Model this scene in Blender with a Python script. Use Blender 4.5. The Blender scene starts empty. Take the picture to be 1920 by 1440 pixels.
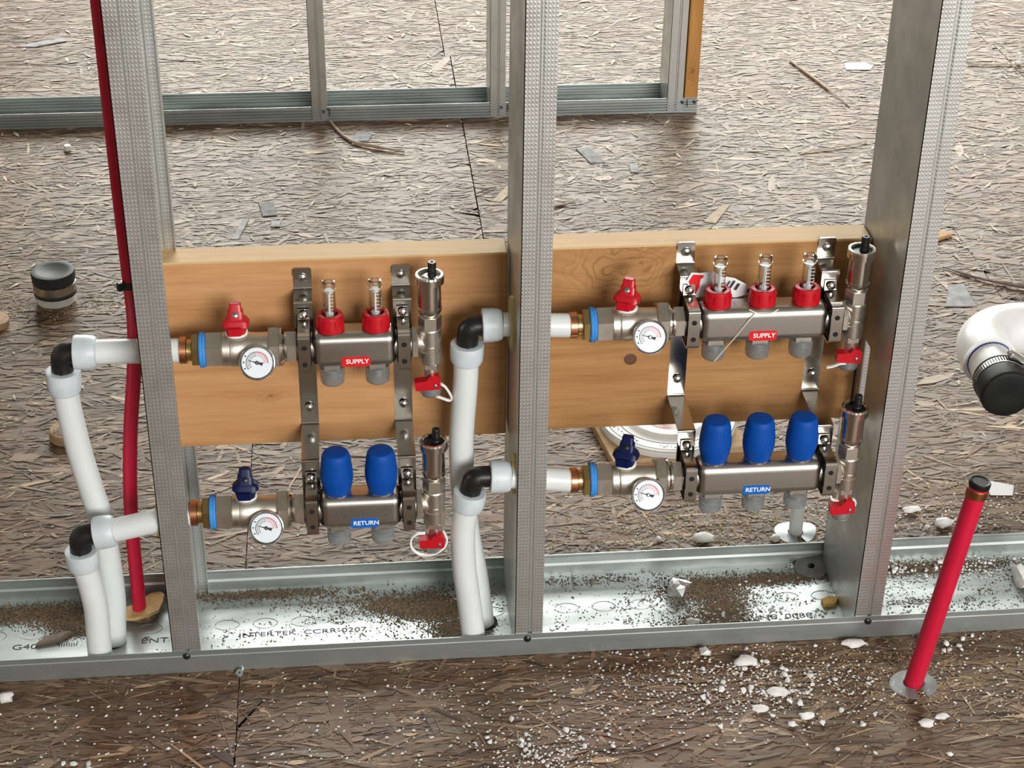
import bpy, bmesh, math, random
import numpy as np
from mathutils import Vector, Matrix

random.seed(7)
rng = np.random.default_rng(7)
SC = bpy.context.scene
COL = SC.collection
MM = 0.001

# ---------------------------------------------------------------- camera
cam_data = bpy.data.cameras.new('camera')
cam = bpy.data.objects.new('camera', cam_data)
COL.objects.link(cam)
cam_data.sensor_fit = 'HORIZONTAL'
cam_data.sensor_width = 36.0
cam_data.lens = 36.0 * 3300.08 / 1920.0
cam_data.clip_start = 0.05
cam_data.clip_end = 60
_r = Vector((0.99540895, -0.0949146, 0.01233856))
_u = Vector((0.03846137, 0.51470308, 0.85650538))
_f = Vector((0.08764556, 0.85209856, -0.5159906))
cam.matrix_world = Matrix(((_r.x, _u.x, -_f.x, 0.2272419),
                           (_r.y, _u.y, -_f.y, -1.6328940),
                           (_r.z, _u.z, -_f.z, 1.3702067),
                           (0, 0, 0, 1)))
SC.camera = cam

# ---------------------------------------------------------------- light
SC.view_settings.view_transform = 'Standard'
SC.view_settings.look = 'None'
SC.view_settings.gamma = 1.0
SC.view_settings.use_curve_mapping = False
SC.view_settings.exposure = 0.45

world = bpy.data.worlds.new('overcast_sky')
SC.world = world
world.use_nodes = True
bg = world.node_tree.nodes['Background']
bg.inputs['Color'].default_value = (0.86, 0.93, 1.0, 1)
bg.inputs['Strength'].default_value = 1.0


def window_light(name, loc, size, direction, power, color):
    """daylight entering through one window opening of the room"""
    l = bpy.data.lights.new(name, 'AREA')
    l.shape = 'RECTANGLE'
    l.size, l.size_y = size
    l.energy = power
    l.color = color
    o = bpy.data.objects.new(name, l)
    COL.objects.link(o)
    o.location = loc
    o.rotation_euler = Vector(direction).to_track_quat('-Z', 'Y').to_euler()
    return o


# far window (beyond the top of the picture) and the windows behind the camera
window_light('daylight_clerestory', (1.2, 4.95, 3.55), (3.6, 1.3), (0, -1, 0), 130, (0.97, 1.0, 0.96))
window_light('daylight_far_window', (1.2, 4.95, 1.6), (4.6, 1.4), (0, -1, 0), 225, (1.0, 1.0, 0.92))
window_light('daylight_near_window', (2.3, -4.45, 2.0), (3.0, 1.6), (0, 1, 0), 215, (1.0, 0.985, 0.95))

# ---------------------------------------------------------------- materials
MATS = {}


def pbr(name, col, rough=0.5, metal=0.0, noise=0.0, nscale=40.0, bump=0.0, bscale=300.0,
        stretch=(1, 1, 1), trans=0.0, spec=0.5, sss=0.0, col2=None, coat=0.0, rvar=0.0, detail=4.0):
    if name in MATS:
        return MATS[name]
    m = bpy.data.materials.new(name)
    m.use_nodes = True
    nt = m.node_tree
    b = nt.nodes['Principled BSDF']
    b.inputs['Base Color'].default_value = (*col, 1)
    b.inputs['Roughness'].default_value = rough
    b.inputs['Metallic'].default_value = metal
    b.inputs['Specular IOR Level'].default_value = spec
    b.inputs['Transmission Weight'].default_value = trans
    b.inputs['Coat Weight'].default_value = coat
    if sss:
        b.inputs['Subsurface Weight'].default_value = sss
        b.inputs['Subsurface Radius'].default_value = (0.006, 0.006, 0.006)
        b.inputs['Subsurface Scale'].default_value = 1.0
    if noise or bump or rvar:
        tc = nt.nodes.new('ShaderNodeTexCoord')
        mp = nt.nodes.new('ShaderNodeMapping')
        mp.inputs['Scale'].default_value = stretch
        nt.links.new(tc.outputs['Object'], mp.inputs['Vector'])
    if noise or rvar:
        n = nt.nodes.new('ShaderNodeTexNoise')
        n.inputs['Scale'].default_value = nscale
        n.inputs['Detail'].default_value = detail
        nt.links.new(mp.outputs['Vector'], n.inputs['Vector'])
    if noise:
        mix = nt.nodes.new('ShaderNodeMix')
        mix.data_type = 'RGBA'
        c2 = col2 if col2 else tuple(c * (1 - noise) for c in col)
        mix.inputs['A'].default_value = (*col, 1)
        mix.inputs['B'].default_value = (*c2, 1)
        rp = nt.nodes.new('ShaderNodeMapRange')
        rp.inputs['From Min'].default_value = 0.35
        rp.inputs['From Max'].default_value = 0.65
        nt.links.new(n.outputs['Fac'], rp.inputs['Value'])
        nt.links.new(rp.outputs['Result'], mix.inputs['Factor'])
        nt.links.new(mix.outputs['Result'], b.inputs['Base Color'])
    if rvar:
        rr = nt.nodes.new('ShaderNodeMapRange')
        rr.inputs['From Min'].default_value = 0.3
        rr.inputs['From Max'].default_value = 0.7
        rr.inputs['To Min'].default_value = max(0.02, rough - rvar)
        rr.inputs['To Max'].default_value = rough + rvar
        nt.links.new(n.outputs['Fac'], rr.inputs['Value'])
        nt.links.new(rr.outputs['Result'], b.inputs['Roughness'])
    if bump:
        n2 = nt.nodes.new('ShaderNodeTexNoise')
        n2.inputs['Scale'].default_value = bscale
        n2.inputs['Detail'].default_value = 3
        nt.links.new(mp.outputs['Vector'], n2.inputs['Vector'])
        bp = nt.nodes.new('ShaderNodeBump')
        bp.inputs['Strength'].default_value = bump
        bp.inputs['Distance'].default_value = 0.001
        nt.links.new(n2.outputs['Fac'], bp.inputs['Height'])
        nt.links.new(bp.outputs['Normal'], b.inputs['Normal'])
    MATS[name] = m
    return m


def math_node(nt, op, a=None, b=None, c=None):
    n = nt.nodes.new('ShaderNodeMath')
    n.operation = op
    for i, x in enumerate((a, b, c)):
        if x is None:
            continue
        if isinstance(x, (int, float)):
            n.inputs[i].default_value = x
        else:
            nt.links.new(x, n.inputs[i])
    return n.outputs[0]


def galvanised(name, col=(0.60, 0.61, 0.60), rough=0.36, dimples=False, nz=0.16, st=(1, 1, 1)):
    m = pbr(name, col, rough, 0.88, noise=nz, nscale=26, bump=0.04, bscale=120, rvar=0.09, stretch=st)
    nt = m.node_tree
    b = nt.nodes['Principled BSDF']
    if dimples:
        # rolled pattern of small raised dots on the flanges
        tc = nt.nodes.new('ShaderNodeTexCoord')
        sx = nt.nodes.new('ShaderNodeSeparateXYZ')
        nt.links.new(tc.outputs['Object'], sx.inputs[0])
        cb = nt.nodes.new('ShaderNodeCombineXYZ')
        nt.links.new(math_node(nt, 'MULTIPLY', sx.outputs['X'], 1 / 0.0037), cb.inputs[0])
        nt.links.new(math_node(nt, 'MULTIPLY', sx.outputs['Z'], 1 / 0.0046), cb.inputs[1])
        vo = nt.nodes.new('ShaderNodeTexVoronoi')
        vo.voronoi_dimensions = '2D'
        vo.inputs['Scale'].default_value = 1.0
        vo.inputs['Randomness'].default_value = 0.06
        nt.links.new(cb.outputs[0], vo.inputs['Vector'])
        mr = nt.nodes.new('ShaderNodeMapRange')
        mr.interpolation_type = 'SMOOTHSTEP'
        mr.inputs['From Min'].default_value = 0.36
        mr.inputs['From Max'].default_value = 0.08
        nt.links.new(vo.outputs['Distance'], mr.inputs['Value'])
        bp = nt.nodes.new('ShaderNodeBump')
        bp.inputs['Strength'].default_value = 0.25
        bp.inputs['Distance'].default_value = 0.0007
        nt.links.new(mr.outputs['Result'], bp.inputs['Height'])
        nt.links.new(bp.outputs['Normal'], b.inputs['Normal'])
    return m


def wood_mat(name, light, dark, knots=(), axis='X', scale=1.0, rough=0.6):
    """sawn softwood, grain along one axis, optional knots (x, z, size) in object space (metres)"""
    m = bpy.data.materials.new(name)
    m.use_nodes = True
    nt = m.node_tree
    b = nt.nodes['Principled BSDF']
    b.inputs['Roughness'].default_value = rough
    b.inputs['Specular IOR Level'].default_value = 0.2
    tc = nt.nodes.new('ShaderNodeTexCoord')
    sx = nt.nodes.new('ShaderNodeSeparateXYZ')
    nt.links.new(tc.outputs['Object'], sx.inputs[0])
    if axis == 'X':
        along, across, other = sx.outputs['X'], sx.outputs['Z'], sx.outputs['Y']
    else:
        along, across, other = sx.outputs['Z'], sx.outputs['X'], sx.outputs['Y']
    cb = nt.nodes.new('ShaderNodeCombineXYZ')
    bend = across
    mask_total = None
    for (kx, kz, ks) in knots:
        dx = math_node(nt, 'MULTIPLY', math_node(nt, 'SUBTRACT', along, kx), 0.62)
        dz = math_node(nt, 'SUBTRACT', across, kz)
        d2 = math_node(nt, 'ADD', math_node(nt, 'MULTIPLY', dx, dx), math_node(nt, 'MULTIPLY', dz, dz))
        g = math_node(nt, 'EXPONENT', math_node(nt, 'MULTIPLY', d2, -1.0 / (ks * ks)))
        # grain swirls round the knot
        bend = math_node(nt, 'ADD', bend, math_node(nt, 'MULTIPLY', g, ks * 0.8))
        core = math_node(nt, 'EXPONENT', math_node(nt, 'MULTIPLY', d2, -1.0 / (ks * ks * 0.06)))
        kn = nt.nodes.new('ShaderNodeTexNoise')
        kn.inputs['Scale'].default_value = 0.8 / ks
        nt.links.new(tc.outputs['Object'], kn.inputs['Vector'])
        dist = math_node(nt, 'ADD', math_node(nt, 'SQRT', d2), math_node(nt, 'MULTIPLY', kn.outputs['Fac'], ks * 1.7))
        ring = math_node(nt, 'SINE', math_node(nt, 'MULTIPLY', dist, 2 * math.pi / (ks * 0.20 + 0.0012)))
        ring = math_node(nt, 'POWER', math_node(nt, 'ADD', math_node(nt, 'MULTIPLY', ring, 0.5), 0.5), 5.0)
        core = math_node(nt, 'MAXIMUM', core, math_node(nt, 'MULTIPLY', ring, math_node(nt, 'MULTIPLY', g, 0.9)))
        mask_total = core if mask_total is None else math_node(nt, 'MAXIMUM', mask_total, core)
    nt.links.new(math_node(nt, 'MULTIPLY', along, 3.0 * scale), cb.inputs[0])
    nt.links.new(math_node(nt, 'MULTIPLY', bend, 42.0 * scale), cb.inputs[1])
    nt.links.new(math_node(nt, 'MULTIPLY', other, 42.0 * scale), cb.inputs[2])
    n1 = nt.nodes.new('ShaderNodeTexNoise')
    n1.inputs['Scale'].default_value = 1.3
    n1.inputs['Detail'].default_value = 5
    n1.inputs['Roughness'].default_value = 0.62
    n1.inputs['Distortion'].default_value = 0.35
    nt.links.new(cb.outputs[0], n1.inputs['Vector'])
    n2 = nt.nodes.new('ShaderNodeTexNoise')
    n2.inputs['Scale'].default_value = 7.5
    n2.inputs['Detail'].default_value = 3
    nt.links.new(cb.outputs[0], n2.inputs['Vector'])
    f = math_node(nt, 'ADD', math_node(nt, 'MULTIPLY', n1.outputs['Fac'], 0.75),
                  math_node(nt, 'MULTIPLY', n2.outputs['Fac'], 0.25))
    mr = nt.nodes.new('ShaderNodeMapRange')
    mr.inputs['From Min'].default_value = 0.36
    mr.inputs['From Max'].default_value = 0.66
    nt.links.new(f, mr.inputs['Value'])
    mix = nt.nodes.new('ShaderNodeMix')
    mix.data_type = 'RGBA'
    mix.inputs['A'].default_value = (*light, 1)
    mix.inputs['B'].default_value = (*dark, 1)
    nt.links.new(mr.outputs['Result'], mix.inputs['Factor'])
    out = mix.outputs['Result']
    if mask_total is not None:
        mk = nt.nodes.new('ShaderNodeMix')
        mk.data_type = 'RGBA'
        mk.inputs['B'].default_value = (dark[0] * 0.4, dark[1] * 0.36, dark[2] * 0.34, 1)
        nt.links.new(out, mk.inputs['A'])
        nt.links.new(math_node(nt, 'MULTIPLY', mask_total, 0.7), mk.inputs['Factor'])
        out = mk.outputs['Result']
    nt.links.new(out, b.inputs['Base Color'])
    bp = nt.nodes.new('ShaderNodeBump')
    bp.inputs['Strength'].default_value = 0.18
    bp.inputs['Distance'].default_value = 0.001
    nt.links.new(n2.outputs['Fac'], bp.inputs['Height'])
    nt.links.new(bp.outputs['Normal'], b.inputs['Normal'])
    MATS[name] = m
    return m


# ---------------------------------------------------------------- mesh helpers (millimetres)
class B:
    """collects shapes for ONE mesh; coordinates in millimetres, world frame"""

    def __init__(self):
        self.v = []
        self.f = []
        self.mx = None

    def add(self, vs, fs):
        o = len(self.v)
        if self.mx is not None:
            vs = [self.mx @ Vector(p) for p in vs]
        self.v.extend([tuple(p) for p in vs])
        self.f.extend([tuple(i + o for i in q) for q in fs])
        return self

    def box(self, c, s, rot=None):
        hx, hy, hz = s[0] / 2, s[1] / 2, s[2] / 2
        vs = [Vector((x * hx, y * hy, z * hz)) for z in (-1, 1) for y in (-1, 1) for x in (-1, 1)]
        if rot is not None:
            vs = [rot @ p for p in vs]
        vs = [p + Vector(c) for p in vs]
        return self.add(vs, [(0, 2, 3, 1), (4, 5, 7, 6), (0, 1, 5, 4), (2, 6, 7, 3), (0, 4, 6, 2), (1, 3, 7, 5)])

    def rbox(self, c, s, r=2.0, seg=2, rot=None):
        bm = bmesh.new()
        bmesh.ops.create_cube(bm, size=1.0)
        for p in bm.verts:
            p.co = Vector((p.co.x * s[0], p.co.y * s[1], p.co.z * s[2]))
        bmesh.ops.bevel(bm, geom=bm.edges[:], offset=min(r, min(s) * 0.49), segments=seg, profile=0.5, affect='EDGES')
        bm.verts.index_update()
        vs = [(rot @ p.co if rot is not None else p.co) + Vector(c) for p in bm.verts]
        fs = [[q.index for q in fc.verts] for fc in bm.faces]
        bm.free()
        return self.add(vs, fs)

    def lathe(self, prof, o=(0, 0, 0), axis=(0, 0, 1), seg=28, caps=True, phase=0.0):
        """prof: (radius, distance along axis) pairs"""
        a = Vector(axis).normalized()
        t = Vector((1, 0, 0)) if abs(a.x) < 0.9 else Vector((0, 1, 0))
        u = (t - a * t.dot(a)).normalized()
        w = a.cross(u)
        o = Vector(o)
        vs, fs = [], []
        for (r, z) in prof:
            for i in range(seg):
                th = 2 * math.pi * i / seg + phase
                vs.append(o + a * z + (u * math.cos(th) + w * math.sin(th)) * r)
        for k in range(len(prof) - 1):
            for i in range(seg):
                j = (i + 1) % seg
                fs.append((k * seg + i, k * seg + j, (k + 1) * seg + j, (k + 1) * seg + i))
        if caps:
            fs.append(tuple(reversed(range(seg))))
            n = (len(prof) - 1) * seg
            fs.append(tuple(range(n, n + seg)))
        return self.add(vs, fs)

    def cyl(self, p0, p1, r, seg=24, ch=0.0):
        d = Vector(p1) - Vector(p0)
        L = d.length
        pr = [(r, 0), (r, L)] if ch <= 0 else [(r - ch, 0), (r, ch), (r, L - ch), (r - ch, L)]
        return self.lathe(pr, p0, d, seg)

    def hexa(self, p0, p1, af, ch=1.5, phase=0.0):
        """hexagonal nut between two points, across-flats af"""
        d = Vector(p1) - Vector(p0)
        L = d.length
        r = af / math.sqrt(3)
        return self.lathe([(r - ch, 0), (r, ch * 0.6), (r, L - ch * 0.6), (r - ch, L)], p0, d, 6, True, phase)

    def tube(self, pts, r, seg=16, caps=True):
        pts = [Vector(p) for p in pts]
        n = len(pts)
        rad = r if isinstance(r, (list, tuple)) else [r] * n
        tg = []
        for i in range(n):
            d = pts[min(i + 1, n - 1)] - pts[max(i - 1, 0)]
            tg.append(d.normalized())
        t = Vector((0, 1, 0)) if abs(tg[0].y) < 0.9 else Vector((1, 0, 0))
        u = (t - tg[0] * t.dot(tg[0])).normalized()
        vs, fs = [], []
        for i in range(n):
            u = (u - tg[i] * u.dot(tg[i])).normalized()
            w = tg[i].cross(u)
            for k in range(seg):
                th = 2 * math.pi * k / seg
                vs.append(pts[i] + (u * math.cos(th) + w * math.sin(th)) * rad[i])
        for i in range(n - 1):
            for k in range(seg):
                j = (k + 1) % seg
                fs.append((i * seg + k, i * seg + j, (i + 1) * seg + j, (i + 1) * seg + k))
        if caps:
            fs.append(tuple(reversed(range(seg))))
            fs.append(tuple(range((n - 1) * seg, n * seg)))
        return self.add(vs, fs)

    def prism(self, poly, to3, d):
        """poly: 2D outline (counter-clockwise), to3(a, b, h) -> point, h from d[0] to d[1]"""
        n = len(poly)
        vs = [to3(a, b, d[0]) for a, b in poly] + [to3(a, b, d[1]) for a, b in poly]
        fs = [tuple(reversed(range(n))), tuple(range(n, 2 * n))]
        fs += [(i, (i + 1) % n, n + (i + 1) % n, n + i) for i in range(n)]
        return self.add(vs, fs)

    def strip(self, line, to3, d, t):
        """sheet metal: polyline profile of thickness t, extruded from d[0] to d[1]"""
        n = len(line)
        off = []
        for i in range(n):
            def nrm(a, b):
                x, y = b[0] - a[0], b[1] - a[1]
                L = math.hypot(x, y)
                return (-y / L, x / L)
            if i == 0:
                nn = nrm(line[0], line[1]); k = 1
            elif i == n - 1:
                nn = nrm(line[-2], line[-1]); k = 1
            else:
                a, b = nrm(line[i - 1], line[i]), nrm(line[i], line[i + 1])
                nn = (a[0] + b[0], a[1] + b[1])
                L = math.hypot(*nn) or 1
                nn = (nn[0] / L, nn[1] / L)
                k = 1 / max(0.35, nn[0] * a[0] + nn[1] * a[1])
            off.append((line[i][0] + nn[0] * t * k, line[i][1] + nn[1] * t * k))
        vs, fs = [], []
        for h in d:
            vs += [to3(a, b, h) for a, b in line] + [to3(a, b, h) for a, b in off]
        m = 2 * n
        for i in range(n - 1):
            fs.append((i, i + 1, m + i + 1, m + i))
            fs.append((n + i + 1, n + i, m + n + i, m + n + i + 1))
            fs.append((i + 1, i, n + i, n + i + 1))
            fs.append((m + i, m + i + 1, m + n + i + 1, m + n + i))
        fs.append((0, m, m + n, n))
        fs.append((n - 1, 2 * n - 1, m + 2 * n - 1, m + n - 1))
        return self.add(vs, fs)

    def ball(self, c, r, seg=8, squash=(1, 1, 1), jitter=0.0):
        bm = bmesh.new()
        bmesh.ops.create_icosphere(bm, subdivisions=2 if seg > 8 else 1, radius=1.0)
        bm.verts.index_update()
        vs = []
        for p in bm.verts:
            k = 1 + (random.uniform(-jitter, jitter) if jitter else 0)
            vs.append(Vector(c) + Vector((p.co.x * squash[0], p.co.y * squash[1], p.co.z * squash[2])) * r * k)
        fs = [[q.index for q in fc.verts] for fc in bm.faces]
        bm.free()
        return self.add(vs, fs)


def mesh_from(b, name, origin=(0, 0, 0), sharp=32):
    me = bpy.data.meshes.new(name)
    o = Vector(origin)
    me.from_pydata([((p[0] - o[0]) * MM, (p[1] - o[1]) * MM, (p[2] - o[2]) * MM) for p in b.v], [], b.f)
    bm = bmesh.new()
    bm.from_mesh(me)
    bmesh.ops.recalc_face_normals(bm, faces=bm.faces[:])
    bm.to_mesh(me)
    bm.free()
    me.polygons.foreach_set('use_smooth', [True] * len(me.polygons))
    me.set_sharp_from_angle(angle=math.radians(sharp))
    me.update()
    return me


ORG = {}


def thing(name, label, cat, base, group=None):
    """an Empty at the thing's base that parents its parts"""
    o = bpy.data.objects.new(name, None)
    o.empty_display_size = 0.02
    COL.objects.link(o)
    o.location = Vector(base) * MM
    o['label'] = label
    o['category'] = cat
    if group:
        o['group'] = group
    ORG[o] = Vector(base)
    return o


def flat_normals(o):
    w = o.modifiers.new('face_weighted', 'WEIGHTED_NORMAL')
    w.keep_sharp = True
    return o


def part(name, b, m, parent, label=None, sharp=32):
    me = mesh_from(b, name, ORG[parent], sharp)
    me.materials.append(m)
    o = bpy.data.objects.new(name, me)
    COL.objects.link(o)
    o.parent = parent
    flat_normals(o)
    ORG[o] = ORG[parent]
    if label:
        o['label'] = label
    return o


def solo(name, b, m, label, cat, base, group=None, sharp=32):
    """a thing that is a single mesh"""
    me = mesh_from(b, name, base, sharp)
    me.materials.append(m)
    o = bpy.data.objects.new(name, me)
    COL.objects.link(o)
    o.location = Vector(base) * MM
    o['label'] = label
    o['category'] = cat
    if group:
        o['group'] = group
    flat_normals(o)
    ORG[o] = Vector(base)
    return o


def structure(name, b, m, base=(0, 0, 0)):
    me = mesh_from(b, name, base)
    me.materials.append(m)
    o = bpy.data.objects.new(name, me)
    COL.objects.link(o)
    o.location = Vector(base) * MM
    o['kind'] = 'structure'
    ORG[o] = Vector(base)
    return o


def text_mesh(b, s, to3, size, bold=0.0, shear=0.0, sx=1.0):
    """flat lettering appended to builder b, centred; size = cap height in mm"""
    cu = bpy.data.curves.new('lettering', 'FONT')
    cu.body = s
    cu.size = 1.0
    cu.align_x = 'CENTER'
    cu.align_y = 'CENTER'
    cu.offset = bold
    cu.shear = shear
    cu.resolution_u = 3
    ob = bpy.data.objects.new('lettering', cu)
    COL.objects.link(ob)
    dg = bpy.context.evaluated_depsgraph_get()
    me = bpy.data.meshes.new_from_object(ob.evaluated_get(dg))
    k = size / 0.69
    vs = [to3(p.co.x * k * sx, p.co.y * k) for p in me.vertices]
    fs = [tuple(q.vertices) for q in me.polygons]
    bpy.data.objects.remove(ob)
    bpy.data.curves.remove(cu)
    bpy.data.meshes.remove(me)
    b.add(vs, fs)
    return b


def smooth_path(pts, n=8):
    """Catmull-Rom through the given points"""
    P = [Vector(p) for p in pts]
    P = [P[0] * 2 - P[1]] + P + [P[-1] * 2 - P[-2]]
    out = []
    for i in range(1, len(P) - 2):
        for k in range(n):
            t = k / n
            a, b_, c, d = P[i - 1], P[i], P[i + 1], P[i + 2]
            out.append(0.5 * ((2 * b_) + (c - a) * t + (2 * a - 5 * b_ + 4 * c - d) * t * t
                              + (3 * b_ - a - 3 * c + d) * t ** 3))
    out.append(P[-2])
    return out

# ---------------------------------------------------------------- shared materials
M_GALV = galvanised('galvanised_steel', (0.58, 0.59, 0.58), 0.34)
M_GALV_D = galvanised('galvanised_steel_knurled', (0.62, 0.63, 0.61), 0.42, dimples=True)
M_GALV_T = galvanised('galvanised_track', (0.52, 0.56, 0.55), 0.48, nz=0.34, st=(0.22, 1, 1.6))  # bluish-green tint puts reflected sky into the base colour
M_STEEL = pbr('brushed_stainless', (0.60, 0.57, 0.53), 0.30, 1.0, noise=0.12, nscale=60, stretch=(0.15, 1, 1), rvar=0.06)
M_STRAP = pbr('bright_stainless_strap', (0.55, 0.52, 0.48), 0.16, 1.0, noise=0.08, nscale=50)
M_NICKEL = pbr('nickel_plated_brass', (0.72, 0.67, 0.60), 0.38, 1.0, noise=0.14, nscale=90, bump=0.05, bscale=700)
M_NICKEL_S = pbr('polished_nickel', (0.70, 0.66, 0.60), 0.16, 1.0)
M_CHROME = pbr('chrome', (0.75, 0.74, 0.72), 0.10, 1.0)
M_SCREW = pbr('zinc_screw', (0.62, 0.68, 0.70), 0.22, 1.0)
M_BRASS = pbr('yellow_brass', (0.62, 0.46, 0.20), 0.28, 1.0, noise=0.1, nscale=80)
M_COPPER = pbr('copper', (0.72, 0.33, 0.18), 0.27, 1.0, noise=0.2, nscale=90)
M_RED = pbr('red_plastic', (0.50, 0.004, 0.014), 0.33, noise=0.1, nscale=60)
M_REDPIPE = pbr('red_pipe_plastic', (0.56, 0.006, 0.04), 0.42, noise=0.1, nscale=30)
M_BLUE = pbr('blue_plastic', (0.0, 0.06, 0.33), 0.55, spec=0.22)
M_NAVY = pbr('navy_plastic', (0.001, 0.006, 0.055), 0.4, spec=0.3)
M_BLACK = pbr('black_plastic', (0.010, 0.010, 0.011), 0.35)
M_RUBBER = pbr('black_rubber', (0.006, 0.006, 0.0065), 0.5, spec=0.3)
M_RUBBER_D = pbr('dusty_rubber', (0.034, 0.040, 0.046), 0.6, noise=0.5, nscale=40)
M_PEX = pbr('white_pipe_plastic', (0.72, 0.75, 0.745), 0.34, sss=0.25, noise=0.04, nscale=25)
M_PEXRING = pbr('expansion_ring_plastic', (0.62, 0.68, 0.72), 0.42, sss=0.15, noise=0.12, nscale=60)
M_PVC = pbr('white_pvc', (0.80, 0.81, 0.80), 0.28, noise=0.1, nscale=30)
M_TAPE = pbr('blue_thread_tape', (0.04, 0.26, 0.68), 0.6, bump=0.5, bscale=350)
M_CLEAR = pbr('clear_plastic', (0.93, 0.95, 0.95), 0.06, trans=1.0)
M_CAP = pbr('cloudy_plastic', (0.66, 0.70, 0.72), 0.22, trans=0.85)
M_WHITE = pbr('white_plastic', (0.82, 0.82, 0.80), 0.4)
M_DIAL = pbr('dial_white', (0.72, 0.77, 0.82), 0.35)
M_INK = pbr('black_print', (0.012, 0.012, 0.014), 0.6)
M_REDINK = pbr('red_print', (0.60, 0.10, 0.13), 0.6)
M_STK_RED = pbr('red_sticker', (0.62, 0.012, 0.018), 0.4)
M_STK_BLUE = pbr('blue_sticker', (0.002, 0.11, 0.45), 0.4)
M_STK_TXT = pbr('white_print', (0.88, 0.88, 0.88), 0.5)
M_ETCH = pbr('etched_mark', (0.36, 0.35, 0.34), 0.42, 1.0)
M_PAPER = pbr('white_paper', (0.74, 0.74, 0.76), 0.7)
M_FOAM = pbr('white_foam', (0.78, 0.77, 0.75), 0.9, noise=0.12, nscale=120, bump=0.6, bscale=500)
M_SAW = pbr('sawdust', (0.25, 0.165, 0.09), 0.9, noise=0.5, nscale=300)
M_GRIT = pbr('dark_grit', (0.05, 0.042, 0.035), 0.9)
M_CORK = pbr('tan_cork', (0.55, 0.36, 0.15), 0.75, noise=0.25, nscale=60)
M_GROMMET = pbr('yellowed_foam_grommet', (0.62, 0.50, 0.22), 0.55, noise=0.2, nscale=60)
M_DARKHOLE = pbr('dark_hole', (0.006, 0.006, 0.006), 0.9)
M_BLUELINE = pbr('blue_primer', (0.015, 0.02, 0.16), 0.5)
M_FOIL = pbr('crumpled_foil', (0.9, 0.9, 0.9), 0.35, 1.0)

# ---------------------------------------------------------------- room shell
M_DRY = pbr('unpainted_wallboard', (0.48, 0.46, 0.43), 0.9, noise=0.08, nscale=3)
M_CEIL = pbr('ceiling_board', (0.17, 0.15, 0.13), 0.9, noise=0.2, nscale=4)
X0, X1, Y0, Y1, ZC = -4000, 6000, -4500, 5000, 4600


def wall_with_openings(pos, t, o_lo, o_hi, bands):
    """wall slab across the room with window openings at the given heights"""
    b = B()
    def bx(a0, a1, z0, z1):
        b.box(((a0 + a1) / 2, pos + t / 2, (z0 + z1) / 2), (a1 - a0, abs(t), z1 - z0))
    bx(X0, o_lo, 0, ZC)
    bx(o_hi, X1, 0, ZC)
    z = 0
    for (z_lo, z_hi) in bands:
        bx(o_lo, o_hi, z, z_lo)
        z = z_hi
    bx(o_lo, o_hi, z, ZC)
    return b


structure('wall_back', wall_with_openings(Y1, 120, -1100, 3500, [(900, 2300), (2900, 4200)]), M_DRY)
structure('wall_front', wall_with_openings(Y0, -120, 800, 3800, [(1200, 2800)]), M_DRY)
wb = B(); wb.box((X0 - 60, (Y0 + Y1) / 2, ZC / 2), (120, Y1 - Y0, ZC))
structure('wall_left', wb, M_DRY)
wb = B(); wb.box((X1 + 60, (Y0 + Y1) / 2, ZC / 2), (120, Y1 - Y0, ZC))
structure('wall_right', wb, M_DRY)
wb = B(); wb.box(((X0 + X1) / 2, (Y0 + Y1) / 2, ZC + 60), (X1 - X0 + 240, Y1 - Y0 + 240, 120))
structure('ceiling', wb, M_CEIL)

# ---------------------------------------------------------------- floor of oriented-strand boards
M_SUB = pbr('subfloor_dark', (0.05, 0.04, 0.03), 0.9)
fb = B(); fb.box(((X0 + X1) / 2, (Y0 + Y1) / 2, -40), (X1 - X0, Y1 - Y0, 40))
FLOOR = structure('floor', fb, M_SUB)


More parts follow.
